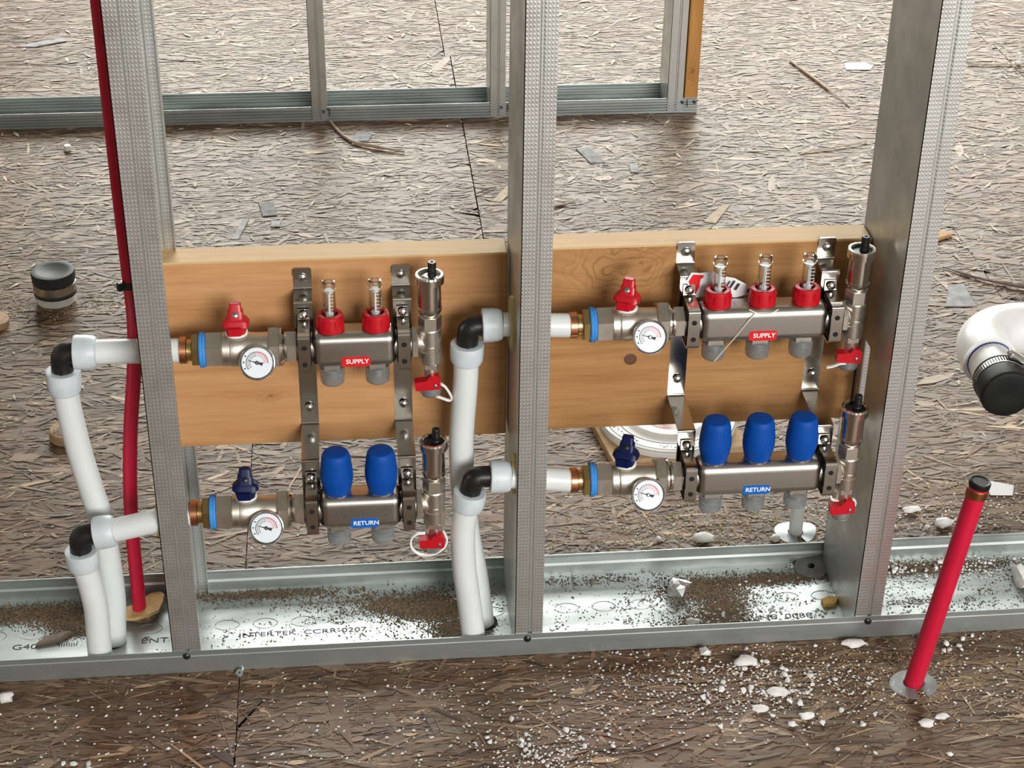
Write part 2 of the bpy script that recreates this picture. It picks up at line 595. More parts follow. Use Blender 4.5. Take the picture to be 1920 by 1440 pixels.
def osb_material(name, use_attr):
    m = bpy.data.materials.new(name)
    m.use_nodes = True
    nt = m.node_tree
    b = nt.nodes['Principled BSDF']
    b.inputs['Roughness'].default_value = 0.45
    b.inputs['Specular IOR Level'].default_value = 0.23
    tc = nt.nodes.new('ShaderNodeTexCoord')
    mp = nt.nodes.new('ShaderNodeMapping')
    mp.inputs['Scale'].default_value = (16, 330, 40)
    nt.links.new(tc.outputs['Object'], mp.inputs['Vector'])
    n = nt.nodes.new('ShaderNodeTexNoise')
    n.inputs['Scale'].default_value = 1.0
    n.inputs['Detail'].default_value = 6
    n.inputs['Roughness'].default_value = 0.7
    n.inputs['Distortion'].default_value = 0.1
    nt.links.new(mp.outputs['Vector'], n.inputs['Vector'])
    # slow stains: reddish damp patches and grey dusty patches
    n2 = nt.nodes.new('ShaderNodeTexNoise')
    n2.inputs['Scale'].default_value = 2.6
    n2.inputs['Detail'].default_value = 5
    nt.links.new(tc.outputs['Object'], n2.inputs['Vector'])
    if use_attr:
        at = nt.nodes.new('ShaderNodeAttribute')
        at.attribute_name = 'tone'
        base = at.outputs['Color']
    else:
        rgb = nt.nodes.new('ShaderNodeRGB')
        rgb.outputs[0].default_value = (0.17, 0.115, 0.08, 1)
        base = rgb.outputs[0]
    gr = nt.nodes.new('ShaderNodeMapRange')
    gr.inputs['From Min'].default_value = 0.33
    gr.inputs['From Max'].default_value = 0.67
    gr.inputs['To Min'].default_value = 0.62
    gr.inputs['To Max'].default_value = 1.25
    nt.links.new(n.outputs['Fac'], gr.inputs['Value'])
    mul = nt.nodes.new('ShaderNodeVectorMath')
    mul.operation = 'SCALE'
    nt.links.new(base, mul.inputs[0])
    nt.links.new(gr.outputs['Result'], mul.inputs['Scale'])
    st = nt.nodes.new('ShaderNodeMapRange')
    st.inputs['From Min'].default_value = 0.50
    st.inputs['From Max'].default_value = 0.68
    nt.links.new(n2.outputs['Fac'], st.inputs['Value'])
    mx = nt.nodes.new('ShaderNodeMix')
    mx.data_type = 'RGBA'
    mx.blend_type = 'MULTIPLY'
    mx.inputs['B'].default_value = (0.80, 0.60, 0.48, 1)
    nt.links.new(math_node(nt, 'MULTIPLY', st.outputs['Result'], 0.8), mx.inputs['Factor'])
    nt.links.new(mul.outputs[0], mx.inputs['A'])
    nt.links.new(mx.outputs['Result'], b.inputs['Base Color'])
    bp = nt.nodes.new('ShaderNodeBump')
    bp.inputs['Strength'].default_value = 0.3
    bp.inputs['Distance'].default_value = 0.0006
    nt.links.new(n.outputs['Fac'], bp.inputs['Height'])
    nt.links.new(bp.outputs['Normal'], b.inputs['Normal'])
    return m


M_OSB = osb_material('osb_board', False)
M_STRAND = osb_material('osb_strand', True)
PALETTE = np.array([(0.33, 0.27, 0.215), (0.26, 0.20, 0.155), (0.20, 0.145, 0.11), (0.42, 0.36, 0.30),
                    (0.28, 0.25, 0.22), (0.70, 0.64, 0.55), (0.085, 0.055, 0.04), (0.30, 0.205, 0.155)])
PWEIGHT = np.array([0.2, 0.2, 0.16, 0.11, 0.10, 0.085, 0.115, 0.06])


def make_strands(n, x0, x1, y0, y1, name, parent, big=1.0):
    cx = rng.uniform(x0, x1, n); cy = rng.uniform(y0, y1, n)
    L = np.clip(rng.lognormal(3.6, 0.55, n), 12, 140) * 0.5
    Wd = np.clip(rng.lognormal(1.25, 0.75, n), 1.0, 22) * 0.5
    Wd = np.minimum(Wd, L * 0.45)
    L *= big; Wd *= big
    th = rng.normal(0, 0.30, n)
    odd = rng.random(n) < 0.13
    th[odd] = rng.uniform(-1.57, 1.57, odd.sum())
    z = rng.uniform(0.15, 1.3, n)
    pick = rng.choice(len(PALETTE), n, p=PWEIGHT / PWEIGHT.sum())
    Wd[pick == 6] *= 0.35  # narrow dark slivers painted as the shadowed gaps between strands
    Wd[pick == 5] *= 0.7
    tl = rng.normal(0, 0.006, n); tw = rng.normal(0, 0.035, n)
    c, s = np.cos(th), np.sin(th)
    V = np.zeros((n, 6, 3))
    for k, (a, w) in enumerate([(-1.0, -0.3), (-0.35, -1.0), (0.55, -0.9), (1.0, 0.25), (0.4, 1.0), (-0.5, 0.95)]):
        ja = a * L * rng.uniform(0.8, 1.12, n); jw = w * Wd * rng.uniform(0.6, 1.2, n)
        V[:, k, 0] = np.clip(cx + ja * c - jw * s, x0 - 0.2, x1 + 0.2)
        V[:, k, 1] = np.clip(cy + ja * s + jw * c, y0 - 0.2, y1 + 0.2)
        V[:, k, 2] = z + ja * tl + jw * tw
    V[:, :, 2] = np.clip(V[:, :, 2], -0.3, 2.6)
    o = ORG[parent]
    V = (V - np.array(o)) * MM
    me = bpy.data.meshes.new(name)
    me.vertices.add(n * 6); me.loops.add(n * 6); me.polygons.add(n)
    me.vertices.foreach_set('co', V.reshape(-1))
    me.loops.foreach_set('vertex_index', np.arange(n * 6, dtype=np.int32))
    me.polygons.foreach_set('loop_start', np.arange(0, n * 6, 6, dtype=np.int32))
    me.update(calc_edges=True)
    col = PALETTE[pick] * rng.uniform(0.7, 1.25, (n, 1)) * np.array([0.66, 0.535, 0.41])
    col = np.concatenate([col, np.ones((n, 1))], 1)
    at = me.color_attributes.new('tone', 'FLOAT_COLOR', 'POINT')
    at.data.foreach_set('color', np.repeat(col, 6, axis=0).reshape(-1))
    me.materials.append(M_STRAND)
    ob = bpy.data.objects.new(name, me)
    COL.objects.link(ob)
    ob.parent = parent
    ob['kind'] = 'stuff'
    return ob


# panels: (x0, x1, y0, y1); narrow gaps between neighbours
ROWS = [(-4500, -1332, [-4000, -1143, 76, 1295, 2514, 6000]),
        (-1332, 1106, [-4000, -1143, 76, 1295, 2514, 6000]),
        (1106, 2020, [-4000, -762, 457, 1676, 2895, 6000]),
        (2020, 5000, [-4000, -774, 445, 1664, 2883, 6000])]
VIS = (-900, 2300, -700, 2950)       # finely covered part of the floor
OUTER = (-2600, 4400, -1700, 4950)   # coarser strands further off
for (ya, yb, xs) in ROWS:
    for xa, xb in zip(xs[:-1], xs[1:]):
        pb = B()
        pb.rbox(((xa + xb) / 2, (ya + yb) / 2, -9), (xb - xa - (1.0 if yb < 1200 else 2.0), yb - ya - 2.0, 18), 0.5, 1)
        pn = part('osb_panel', pb, M_OSB, FLOOR)
        e_ = 0.5 if yb < 1200 else 1.0
        px0, px1 = max(xa + e_, OUTER[0]), min(xb - e_, OUTER[1])
        py0, py1 = max(ya + 1.0, OUTER[2]), min(yb - 1.0, OUTER[3])
        if px1 <= px0 or py1 <= py0:
            continue
        vx0, vx1 = max(px0, VIS[0]), min(px1, VIS[1])
        vy0, vy1 = max(py0, VIS[2]), min(py1, VIS[3])
        if vx1 > vx0 and vy1 > vy0:
            make_strands(int((vx1 - vx0) * (vy1 - vy0) / 85.0), vx0, vx1, vy0, vy1, 'strands', pn)
            rest = [(px0, vx0, py0, py1), (vx1, px1, py0, py1), (vx0, vx1, py0, vy0), (vx0, vx1, vy1, py1)]
        else:
            rest = [(px0, px1, py0, py1)]
        for (a0, a1, c0, c1) in rest:
            if a1 - a0 > 5 and c1 - c0 > 5:
                make_strands(int((a1 - a0) * (c1 - c0) / 290.0), a0, a1, c0, c1, 'strands', pn, 1.6)

# ---------------------------------------------------------------- near partition: track and three studs
S2, S3, FW = 403.0, 816.5, 33.0
DEP = 152.0
X_T0, X_T1 = -900.0, 1700.0

NEAR = thing('metal_track', 'long galvanised floor track holding the three near studs, full of sawdust', 'metal track', (380, 76, 0))
tb = B()
line = [(-0.9, 32), (-0.9, 25), (-1.7, 24.2), (-1.7, 15), (-0.9, 14.2), (-0.9, 0.0), (DEP + 0.9, 0.0),
        (DEP + 0.9, 15), (DEP + 3.0, 17.5), (DEP + 3.0, 27.5), (DEP + 1.4, 30), (DEP + 1.4, 32)]
tb.strip(line, lambda a, b_, h: (h, a, b_ + 1.4), (X_T0, X_T1), 1.0)
part('channel', tb, M_GALV_T, NEAR)
# embossed ovals along the track floor
k = 0
for i in range(34):
    xo = -640 + i * 46.5
    if not (-260 < xo < 1160):
        continue
    ob_ = B()
    pts = []
    for q in range(28):
        t = 2 * math.pi * q / 28
        pts.append((xo + 15 * math.cos(t) * (1 - 0.12 * math.sin(t) ** 2), 83 + 9.5 * math.sin(t), 2.3))
    pts.append(pts[0])
    ob_.tube(pts, 0.6, 5, False)
    part('embossed_oval', ob_, M_GALV_T, NEAR)
# dark screw heads through the front lip
for xs_ in (16.0, S2 + 15, S3 + 17):
    sb = B()
    sb.lathe([(4.4, 0), (4.2, 1.2), (2.6, 2.3), (0.6, 2.6)], (xs_, -1.6, 26.5), (0, -1, 0), 14)
    part('screw', sb, M_BLACK, NEAR)
# ink-jet lettering on the track floor
for (s, x, y, sz, fl) in [('INTERTEK, CCRR-0207', 150, 61.5, 8.0, 0), ('ENT', -28, 60, 9, 0), ('G40', -182, 60, 9, 0),
                          ('IIIIIIII .', -128, 60, 6, 0), ('NE  0088', 745, 45, 9, 0), ('GENERO', 908, 60.5, 8, 0), ('E5', 985, 60, 8, 0)]:
    xb_ = B()
    text_mesh(xb_, s, (lambda X, Y: (lambda a, b_: (X + a, Y + b_, 2.65)))(x, y), sz, bold=0.0, sx=1.35)
    part('lettering', xb_, M_INK, NEAR)


def stud(x, label, group, holes=(), y0=0.0, dep=DEP, fw=FW, z1=2690, m=M_GALV_D, name='metal_stud', groove=True):
    b = B()
    z0 = 3.0
    to3 = lambda a, b_, h: (x + a, y0 + b_, h)
    # front flange with centre groove, return lip
    g = fw * 0.47
    fr = [(fw, 9), (fw, 0.3), (g + 5.0, 0.3), (g + 3.4, 2.6), (g + 1.6, 2.6), (g, 0.3), (0.0, 0.3)]
    b.strip([(p[0], p[1]) for p in reversed(fr)], to3, (z0, z1), 0.9)
    bk = [(p[0], dep - p[1]) for p in fr]
    b.strip(bk, to3, (z0, z1), 0.9)
    # web with openings where pipes pass
    cuts = sorted(holes)
    z = z0
    def wbox(za, zb, ya, yb):
        b.box((x + 0.45, y0 + (ya + yb) / 2, (za + zb) / 2), (0.9, yb - ya, zb - za))
    for (hz, hh, hy, hw) in cuts:
        wbox(z, hz - hh, 0.3, dep - 0.3)
        wbox(hz - hh, hz + hh, 0.3, hy - hw)
        wbox(hz - hh, hz + hh, hy + hw, dep - 0.3)
        z = hz + hh
    wbox(z, z1, 0.3, dep - 0.3)
    return solo(name, b, m, label, 'metal stud', (x + fw / 2, y0 + dep / 2, 0), group)


ZSL, ZSR, ZRL, ZRR = 402.0, 416.0, 217.0, 239.0
YS, YR = 64.0, 18.0
stud(0.0, 'leftmost near galvanised stud, beside the long red pipe', 'near studs', [(203, 17, 18 + 2, 17.5), (404, 17, YS, 17)])
stud(S2, 'middle near galvanised stud between the two wooden boards', 'near studs', [(246, 17, 18 + 2, 17.5), (419.5, 17, YS, 17)])
stud(S3, 'rightmost near galvanised stud, wide face mirroring the board end', 'near studs', [(318, 48, 84, 10)])

# ---------------------------------------------------------------- far partition
YF, DF = 1667.0, 92.0
FAR = thing('metal_track', 'ribbed far floor track marked with black ink, across the upper left', 'metal track', (300, YF + DF / 2, 0))
tb = B()


def ribs(y, sgn):
    pts = []
    z = 2.0
    while z < 31.5:
        pts += [(y, z), (y, z + 2.4), (y + sgn * 2.4, z + 3.6), (y + sgn * 2.4, z + 4.8)]
        z += 5.9
    return pts


ln_ = list(reversed(ribs(YF, 1))) + [(YF, 0), (YF + DF, 0)] + ribs(YF + DF, -1)
tb.strip(ln_, lambda a, b_, h: (h, a, b_ + 1.2), (-1500, 936), 0.9)
part('channel', tb, M_GALV_T, FAR)
for xs_ in (905, 930):
    sb = B(); sb.lathe([(3.6, 0), (3.4, 1), (1, 2)], (xs_, YF - 0.9, 24), (0, -1, 0), 10)
    part('screw', sb, M_BLACK, FAR)
for s, xs_ in (('x', 182), ("'|", 192), ('x', 537), ('|', 550), ('|', 915)):
    xb_ = B()
    text_mesh(xb_, s, (lambda X: (lambda a, b_: (X + a, YF - 1.2, 23 + b_)))(xs_), 9 if s == 'x' else 11, bold=0.02)
    part('ink_mark', xb_, M_INK, FAR)
M_GALV_F = galvanised('galvanised_far_stud', (0.60, 0.61, 0.58), 0.4)
stud(158, 'far galvanised stud at the black x mark, left of the other two', 'far studs', y0=YF, dep=DF, fw=31, m=M_GALV_F)
stud(514, 'far galvanised stud just left of the middle near stud', 'far studs', y0=YF, dep=DF, fw=31, m=M_GALV_F)
stud(874, 'far galvanised stud fixed to the wooden post', 'far studs', y0=YF, dep=DF, fw=32, m=M_GALV_F)
M_POST = wood_mat('post_wood', (0.52, 0.27, 0.08), (0.36, 0.16, 0.045), [(0.085, 0.0, 0.016)], axis='Z')
pb = B(); pb.rbox((923, YF + 46, 1345), (27, 86, 2684), 1.5, 1)
solo('wooden_post', pb, M_POST, 'orange-brown wooden post ending the far partition', 'post', (923, YF + 46, 3))
# loose white cable hanging behind the middle far stud
for i, (dx, ph) in enumerate(((0, 0.0), (6, 1.2))):
    cb_ = B()
    pts = [(562 + dx + 7 * math.sin(z / 130 + ph), YF + 40 + 8 * math.sin(z / 90), z) for z in range(2, 1200, 20)]
    cb_.tube(smooth_path(pts, 2), 2.6, 7)
    solo('cable', cb_, M_WHITE, ('white cable hanging closest to the far middle stud' if i == 0 else 'white cable hanging just right of its twin behind the near stud'),
         'cable', (562 + dx, YF + 40, 2), 'white cables by the far stud')

# ---------------------------------------------------------------- wooden backing boards
BT = {'L': 483.5, 'R': 486.8}


M_EDGE = wood_mat('pale_board_edge', (0.66, 0.46, 0.24), (0.56, 0.36, 0.17))


def board(x0, x1, zt, label, knots, light, dark):
    c = ((x0 + x1) / 2, 133, zt - 120)
    m = wood_mat('board_wood_%d' % int(x0), light, dark, [((kx - c[0]) * MM, (kz - c[2]) * MM, r * MM) for kx, kz, r in knots])
    b = B()
    b.rbox(c, (x1 - x0, 38, 240), 1.6, 1)
    me = mesh_from(b, 'wooden_board', c)
    me.materials.append(m)
    me.materials.append(M_EDGE)                      # paler colour on the top and bottom edges
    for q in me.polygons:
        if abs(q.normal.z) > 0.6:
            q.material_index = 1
    o = bpy.data.objects.new('wooden_board', me)
    COL.objects.link(o)
    o.location = Vector(c) * MM
    o['label'] = label
    o['category'] = 'board'
    o['group'] = 'backing boards'
    ORG[o] = Vector(c)
    return o


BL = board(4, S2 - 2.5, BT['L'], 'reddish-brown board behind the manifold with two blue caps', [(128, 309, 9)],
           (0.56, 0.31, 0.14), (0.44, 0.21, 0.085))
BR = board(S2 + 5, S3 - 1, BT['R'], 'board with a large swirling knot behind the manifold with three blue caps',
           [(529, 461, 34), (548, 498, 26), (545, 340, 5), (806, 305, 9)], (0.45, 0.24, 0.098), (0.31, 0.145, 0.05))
kb = B(); kb.lathe([(7.5, 0), (7.5, 0.5), (6.2, 0.9), (6.0, 0.4)], (545, 114.2, 340), (0, -1, 0), 20)
part('knot', kb, pbr('knot_wood', (0.12, 0.05, 0.025), 0.7), BR, 'round dark knot')

# ================================================================ hydronic manifolds
XB = {'L': (171.3, 280.3), 'R': (601.5, 763.0)}
OUT = {'L': (200.5, 250.5), 'R': (630.5, 681.0, 731.0)}


def manifold(kind, side):
    y, z = (YS, {'L': ZSL, 'R': ZSR}[side]) if kind == 'supply' else (YR, {'L': ZRL, 'R': ZRR}[side])
    a, b_ = XB[side]
    nword = {'L': 'two', 'R': 'three'}[side]
    if kind == 'supply':
        lab = 'stainless supply manifold bar with red sticker and %s red flow meters' % nword
    else:
        lab = 'stainless return manifold bar with blue sticker and %s blue caps' % nword
    t = thing('manifold', lab, 'manifold', ((a + b_) / 2, y, z - 20), 'manifold bars')
    bb = B()
    bb.rbox(((a + b_) / 2, y, z), (b_ - a - 15, 37, 42), 10.5, 5)
    bb.cyl((a - 13, y, z), (b_ + 11, y, z), 15.5, 28)
    part('bar', bb, M_STEEL, t)
    # sticker with lettering
    sx = {('supply', 'L'): 227, ('supply', 'R'): 681, ('return', 'L'): 230, ('return', 'R'): 679}[(kind, side)]
    sz, sy = z - 11.5, y - 18.5
    st = B()
    r = 3.4
    poly = []
    for cx, cz, a0 in ((12.5, -3.0, -90), (12.5, 3.0, 0), (-12.5, 3.0, 90), (-12.5, -3.0, 180)):
        for q in range(5):
            th = math.radians(a0 + 22.5 * q)
            poly.append((cx + r * math.cos(th), cz + r * math.sin(th)))
    st.prism(poly, lambda p, q, h: (sx + p, sy - h, sz + q), (-0.3, 0.35))
    sp = part('sticker', st, M_STK_RED if kind == 'supply' else M_STK_BLUE, t, ('red' if kind == 'supply' else 'blue') + ' sticker with white capital letters')
    tx = B()
    text_mesh(tx, 'SUPPLY' if kind == 'supply' else 'RETURN', lambda p, q: (sx + 1.6 + p, sy - 0.5, sz + q), 5.4, bold=0.018, sx=0.98)
    part('lettering', tx, M_STK_TXT, sp)
    if (kind, side) == ('return', 'L'):
        tx = B()
        text_mesh(tx, 'LEGEND', lambda p, q: ((a + b_) / 2 + p, sy - 0.15, z + 1.0 + q), 9.5, bold=0.03, sx=1.35)
        part('etched_name', tx, M_ETCH, t)
    for xo in OUT[side]:
        # lower outlet: nickel nipple with flats and a cloudy protective cap
        ob_ = B()
        ob_.cyl((xo, y, z - 18), (xo, y, z - 36), 9.5, 22)
        ob_.box((xo, y, z - 24), (17.5, 20, 8))
        oo = part('outlet', ob_, M_NICKEL, t)
        cp = B()
        cp.lathe([(12.4, 0), (13.6, 0.6), (13.6, 4), (13.0, 4.5), (13.6, 5), (13.6, 9), (13.0, 9.5), (13.6, 10), (13.6, 15),
                  (13.1, 18.5), (11.8, 20), (11.0, 20), (11.0, 1), (12.4, 0)], (xo, y, z - 27), (0, 0, -1), 26, False)
        cp.lathe([(11.2, 18.4), (11.2, 19.6)], (xo, y, z - 27), (0, 0, -1), 26)
        part('protective_cap', cp, M_CAP, oo, 'cloudy plastic protective cap')
        if kind == 'supply':
            cl = B()
            cl.lathe([(14.6, 20.5), (15.6, 21.6), (15.6, 26), (15.2, 27.2), (14.4, 37), (13.8, 39.4), (12.8, 40),
                      (9.2, 40), (8.6, 36), (8.6, 30)], (xo, y, z), (0, 0, 1), 32, True)
            for q in range(8):
                th = 2 * math.pi * (q + 0.5) / 8
                cl.box((xo + 14.9 * math.cos(th), y + 14.9 * math.sin(th), z + 31), (1.6, 1.6, 9),
                       Matrix.Rotation(th, 3, 'Z'))
            fm = part('flow_meter_collar', cl, M_RED, t, 'red ribbed collar')
            bs = B()
            bs.lathe([(8.5, 36.2), (8.5, 37.4)], (xo, y, z), (0, 0, 1), 20)
            part('collar_floor', bs, M_BLACK, fm)
            gl = B()
            gl.lathe([(7.6, 36), (7.2, 44), (7.2, 70), (8.1, 71), (8.1, 76), (7.2, 78.6), (5.2, 79.4),
                      (4.8, 77.4), (5.9, 74), (5.9, 42), (6.0, 36)], (xo, y, z), (0, 0, 1), 26, True)
            part('sight_tube', gl, M_CLEAR, fm, 'clear sight tube')
            rd = B()
            rd.cyl((xo, y, z + 36), (xo, y, z + 68), 1.5, 10)
            rd.cyl((xo, y, z + 30.0), (xo, y, z + 41), 4.6, 14)
            rd.cyl((xo, y, z + 66), (xo, y, z + 69), 4.8, 14)
            part('float_rod', rd, M_WHITE, fm)
            tk = B()
            for q in range(6):
                tk.box((xo + 2.2, y - 7.3, z + 44 + q * 4.2), (4.6, 0.4, 0.5))
            tk.box((xo, y - 7.35, z + 55), (0.5, 0.4, 24))
            part('scale_marks', tk, M_STK_TXT, fm)
        else:
            cl = B()
            cl.lathe([(13.2, 20.5), (14.6, 22.0), (15.4, 24), (18.0, 36), (18.6, 42), (18.3, 50), (16.4, 66),
                      (15.2, 71), (13.6, 73.4), (12.4, 74.0), (0.5, 74.6)], (xo, y, z), (0, 0, 1), 36, True)
            part('valve_cap', cl, M_BLUE, t, 'tall rounded blue cap')
            rg = B()
            rg.lathe([(13.5, 19.5), (14.2, 20), (14.2, 21.8), (13, 22)], (xo, y, z), (0, 0, 1), 28)
            part('cap_ring', rg, M_CHROME, t)
    return t


for k_ in ('supply', 'return'):
    for s_ in ('L', 'R'):
        manifold(k_, s_)


def gauge(parent, x, y, z, tilt=24):
    """dial thermometer on a short stem; parts: case > rim, dial, scale, needle"""
    n = Vector((0, -math.cos(math.radians(tilt)), math.sin(math.radians(tilt))))
    u = Vector((1, 0, 0))
    w = n.cross(u) * -1
    if w.z < 0:
        w = -w
    c = Vector((x, y, z))
    P = lambda p, q, h: c + u * p + w * q + n * h
    cs = B()
    cs.lathe([(6.5, -20), (6.5, -11), (17.6, -10.6), (18.6, -9), (18.6, -1), (18.2, 0)], c, n, 36)
    case = part('gauge_case', cs, M_NICKEL_S, parent)
    rm = B()
    rm.lathe([(18.5, -4), (19.4, -3.4), (19.6, 0.6), (19.2, 1.8), (18.5, 2.0), (17.9, 1.4), (17.6, -0.4)], c, n, 40, False)
    part('gauge_rim', rm, M_CHROME, case, 'bright rim')
    iw = B()
    iw.lathe([(17.75, 1.2), (17.3, 0.1), (17.0, 0.3), (16.6, 0.27)], c, n, 40, False)
    part('dark_inner_rim', iw, M_BLACK, case)  # black ring along the inner edge of the rim
    dl = B()
    dl.lathe([(17.2, 0.0), (17.2, 0.25)], c, n, 40)
    part('gauge_dial', dl, M_DIAL, case, 'pale dial')

    def arc(bl, r0, r1, a0, a1, h=0.42):
        k = max(2, int(abs(a1 - a0) / 6))
        vs, fs = [], []
        for i in range(k + 1):
            th = math.radians(a0 + (a1 - a0) * i / k)
            for r in (r0, r1):
                vs.append(P(r * math.cos(th), r * math.sin(th), h))
        for i in range(k):
            fs.append((2 * i, 2 * i + 1, 2 * i + 3, 2 * i + 2))
        bl.add(vs, fs)

    sc = B()
    arc(sc, 11.5, 12.1, 95, 218)
    arc(sc, 9.7, 10.1, 95, 218)
    for i in range(9):
        th = 100 + i * 14
        arc(sc, 10.0, 12.8, th, th + 1.6)
        arc(sc, 7.2, 8.6, th - 2, th + 4)
    for th in (148, 176, 204):
        arc(sc, 13.6, 15.4, th - 2.5, th + 3)
    part('scale_marks', sc, M_INK, case)
    sr = B()
    arc(sr, 11.2, 12.2, -3, 95, 0.44)
    arc(sr, 9.7, 10.2, -3, 95, 0.44)
    for i in range(7):
        th = i * 14
        arc(sr, 10.0, 12.8, th, th + 1.6, 0.44)
        arc(sr, 7.2, 8.6, th - 2, th + 4, 0.44)
    part('red_scale', sr, M_REDINK, case)
    nd = B()
    th = math.radians(163)
    d = Vector((math.cos(th), math.sin(th)))
    e = Vector((-d.y, d.x))

    def q2(a, b_):
        v = d * a + e * b_
        return P(v.x, v.y, 1.0)
    nd.add([q2(12.6, 0), q2(0, 0.75), q2(0, -0.75)], [(0, 1, 2)])
    nd.add([q2(0, 0.7), q2(-6.0, 1.9), q2(-6.6, -1.9), q2(0, -0.7)], [(0, 1, 2, 3)])
    nd.lathe([(2.1, 0.5), (2.1, 1.3), (1.2, 1.6)], c, n, 16)
    part('needle', nd, M_INK, case)
    hb = B()
    hb.lathe([(0.9, 1.4), (0.9, 1.9)], c, n, 12)
    part('needle_hub', hb, M_CHROME, case)
    return case


def ball_valve(kind, side):
    y, z = (YS, {'L': ZSL, 'R': ZSR}[side]) if kind == 'supply' else (YR, {'L': ZRL, 'R': ZRR}[side])
    a = XB[side][0]
    colr = 'red' if kind == 'supply' else 'dark blue'
    where = {('supply', 'L'): 'upper left nickel ball valve, red handle pointing straight up',
             ('return', 'L'): 'lower left nickel ball valve with dark blue handle',
             ('supply', 'R'): 'upper right nickel ball valve with red handle, below the swirling knot',
             ('return', 'R'): 'lower right nickel ball valve with dark blue handle, before the round white lid'}[(kind, side)]
    t = thing('ball_valve', where, 'valve', (a - 75, y, z - 20), 'ball valves')
    X = lambda d: (a + d, y, z)
    bd = B()
    bd.hexa(X(-107.5), X(-89), 36.5, 1.6, math.pi / 6)
    bd.lathe([(17.5, 0), (19.2, 1.2), (19.2, 8), (18.6, 8.6), (19.8, 10), (20.2, 15), (19.4, 24), (18.0, 30), (17.2, 36), (17.2, 52)],
             X(-90), (1, 0, 0), 32)
    bd.cyl((a - 75, y, z + 14), (a - 75, y, z + 23), 9.5, 20, 1)
    bd.lathe([(9.2, 6), (8.6, 17)], X(-51), (0, -1, 0.0), 20)
    part('valve_body', bd, M_NICKEL, t)
    # raised cast mark
    mk = B()
    text_mesh(mk, 'A3' if side == 'L' else '226', lambda p, q: (a - 84.5 - q, y - 19.9 + abs(p) * 0.10, z - 3 + p), 4.2, bold=0.01)
    part('cast_mark', mk, M_NICKEL_S, t)
    nt_ = B()
    nt_.hexa(X(-39), X(-26.5), 43.0, 2.2, math.pi / 6)
    part('union_nut', nt_, M_NICKEL, t)
    fl = B()
    fl.lathe([(20.4, 0), (21.4, 0.8), (21.4, 2.6), (18.5, 3.8), (17.0, 5.5), (17.0, 8)], X(-27), (1, 0, 0), 32)
    part('union_flange', fl, M_NICKEL_S, t)
    ad = B()
    ad.hexa(X(-20), X(-8), 32.5, 1.5, math.pi / 6)
    part('adapter_nut', ad, M_NICKEL, t)
    br = B()
    br.hexa(X(-122.5), X(-114.2), 34, 1.6, math.pi / 6)
    br.cyl(X(-128), X(-105), 12.2, 20)
    part('brass_fitting', br, M_BRASS, t, 'brass hexagonal fitting')
    tp = B()
    tp.lathe([(16.5, 0), (19.6, 0.8), (20.2, 2.6), (19.4, 4.0), (20.0, 5.6), (19.2, 7.2), (16.5, 8)], X(-115), (1, 0, 0), 30)
    part('thread_tape', tp, M_TAPE, t, 'blue thread tape')
    cr = B()
    cr.lathe([(13.8, 0), (15.0, 0.8), (15.0, 8), (13.8, 8.8)], X(-136.5), (1, 0, 0), 28)
    part('copper_ring', cr, M_COPPER, t, 'copper crimp ring')
    # butterfly handle
    ang = math.radians({'L': 0, 'R': -22}[side])
    lean = math.radians(14)
    mx = Matrix.Translation((a - 73, y, z)) @ Matrix.Rotation(ang, 4, 'Z') @ Matrix.Translation((0, 0, 22)) @ Matrix.Rotation(-lean * 0.0, 4, 'X')
    wr = B()
    wr.mx = mx
    wr.lathe([(11.6, -3.5), (12.4, -2.6), (12.4, -0.6), (11.0, 0.4)], (0, 0, 0), (0, 0, 1), 26)
    part('handle_washer', wr, M_WHITE, t)
    hd = B()
    hd.mx = mx @ Matrix.Diagonal((1, 1, 0.74, 1))
    sec = [(0.0, 9.5, 11.0, 0), (1.2, 10.5, 11.6, 0), (9, 11.5, 11.2, 0), (11, 13.6, 9.4, 0.5), (17, 13.8, 8.4, 1.5), (20, 11.6, 7.4, 2.2),
           (22, 8.6, 6.6, 2.8), (31, 8.4, 5.6, 4.6), (32.5, 6.9, 5.0, 5.0), (41, 6.4, 4.0, 6.4), (42.5, 5.2, 3.0, 6.6)]
    vs, fs = [], []
    ns = 16
    for (hz, hx, hy, oy) in sec:
        for q in range(ns):
            th = 2 * math.pi * (q + 0.5) / ns
            c_, s_ = math.cos(th), math.sin(th)
            e_ = 0.45
            vs.append((math.copysign(abs(c_) ** e_, c_) * hx, math.copysign(abs(s_) ** e_, s_) * hy + oy, hz))
    for i in range(len(sec) - 1):
        for q in range(ns):
            j = (q + 1) % ns
            fs.append((i * ns + q, i * ns + j, (i + 1) * ns + j, (i + 1) * ns + q))
    fs.append(tuple(range((len(sec) - 1) * ns, len(sec) * ns)))
    fs.append(tuple(reversed(range(ns))))
    hd.add(vs, fs)
    hd.rbox((-1.5, -11.0, 6), (15, 5, 13), 1.2, 1)
    for sx_ in (-1, 1):
        hd.rbox((sx_ * 12.5, 0.5, 13.5), (4.4, 12, 8), 1.5, 1)
    hp = part('handle', hd, M_RED if kind == 'supply' else M_NAVY, t, colr + ' butterfly handle')
    sw = B()
    sw.mx = mx
    sw.lathe([(3.2, 0), (3.0, 1.0), (1.2, 1.8)], (0, -2.6, 21.2), (0, -0.8, 0.6), 14)
    part('handle_screw', sw, M_SCREW if kind == 'supply' else M_BLACK, hp)
    gauge(t, a - 51, y - 33, z - (0 if kind == 'supply' else 2))
    return t


for k_ in ('supply', 'return'):
    for s_ in ('L', 'R'):
        ball_valve(k_, s_)


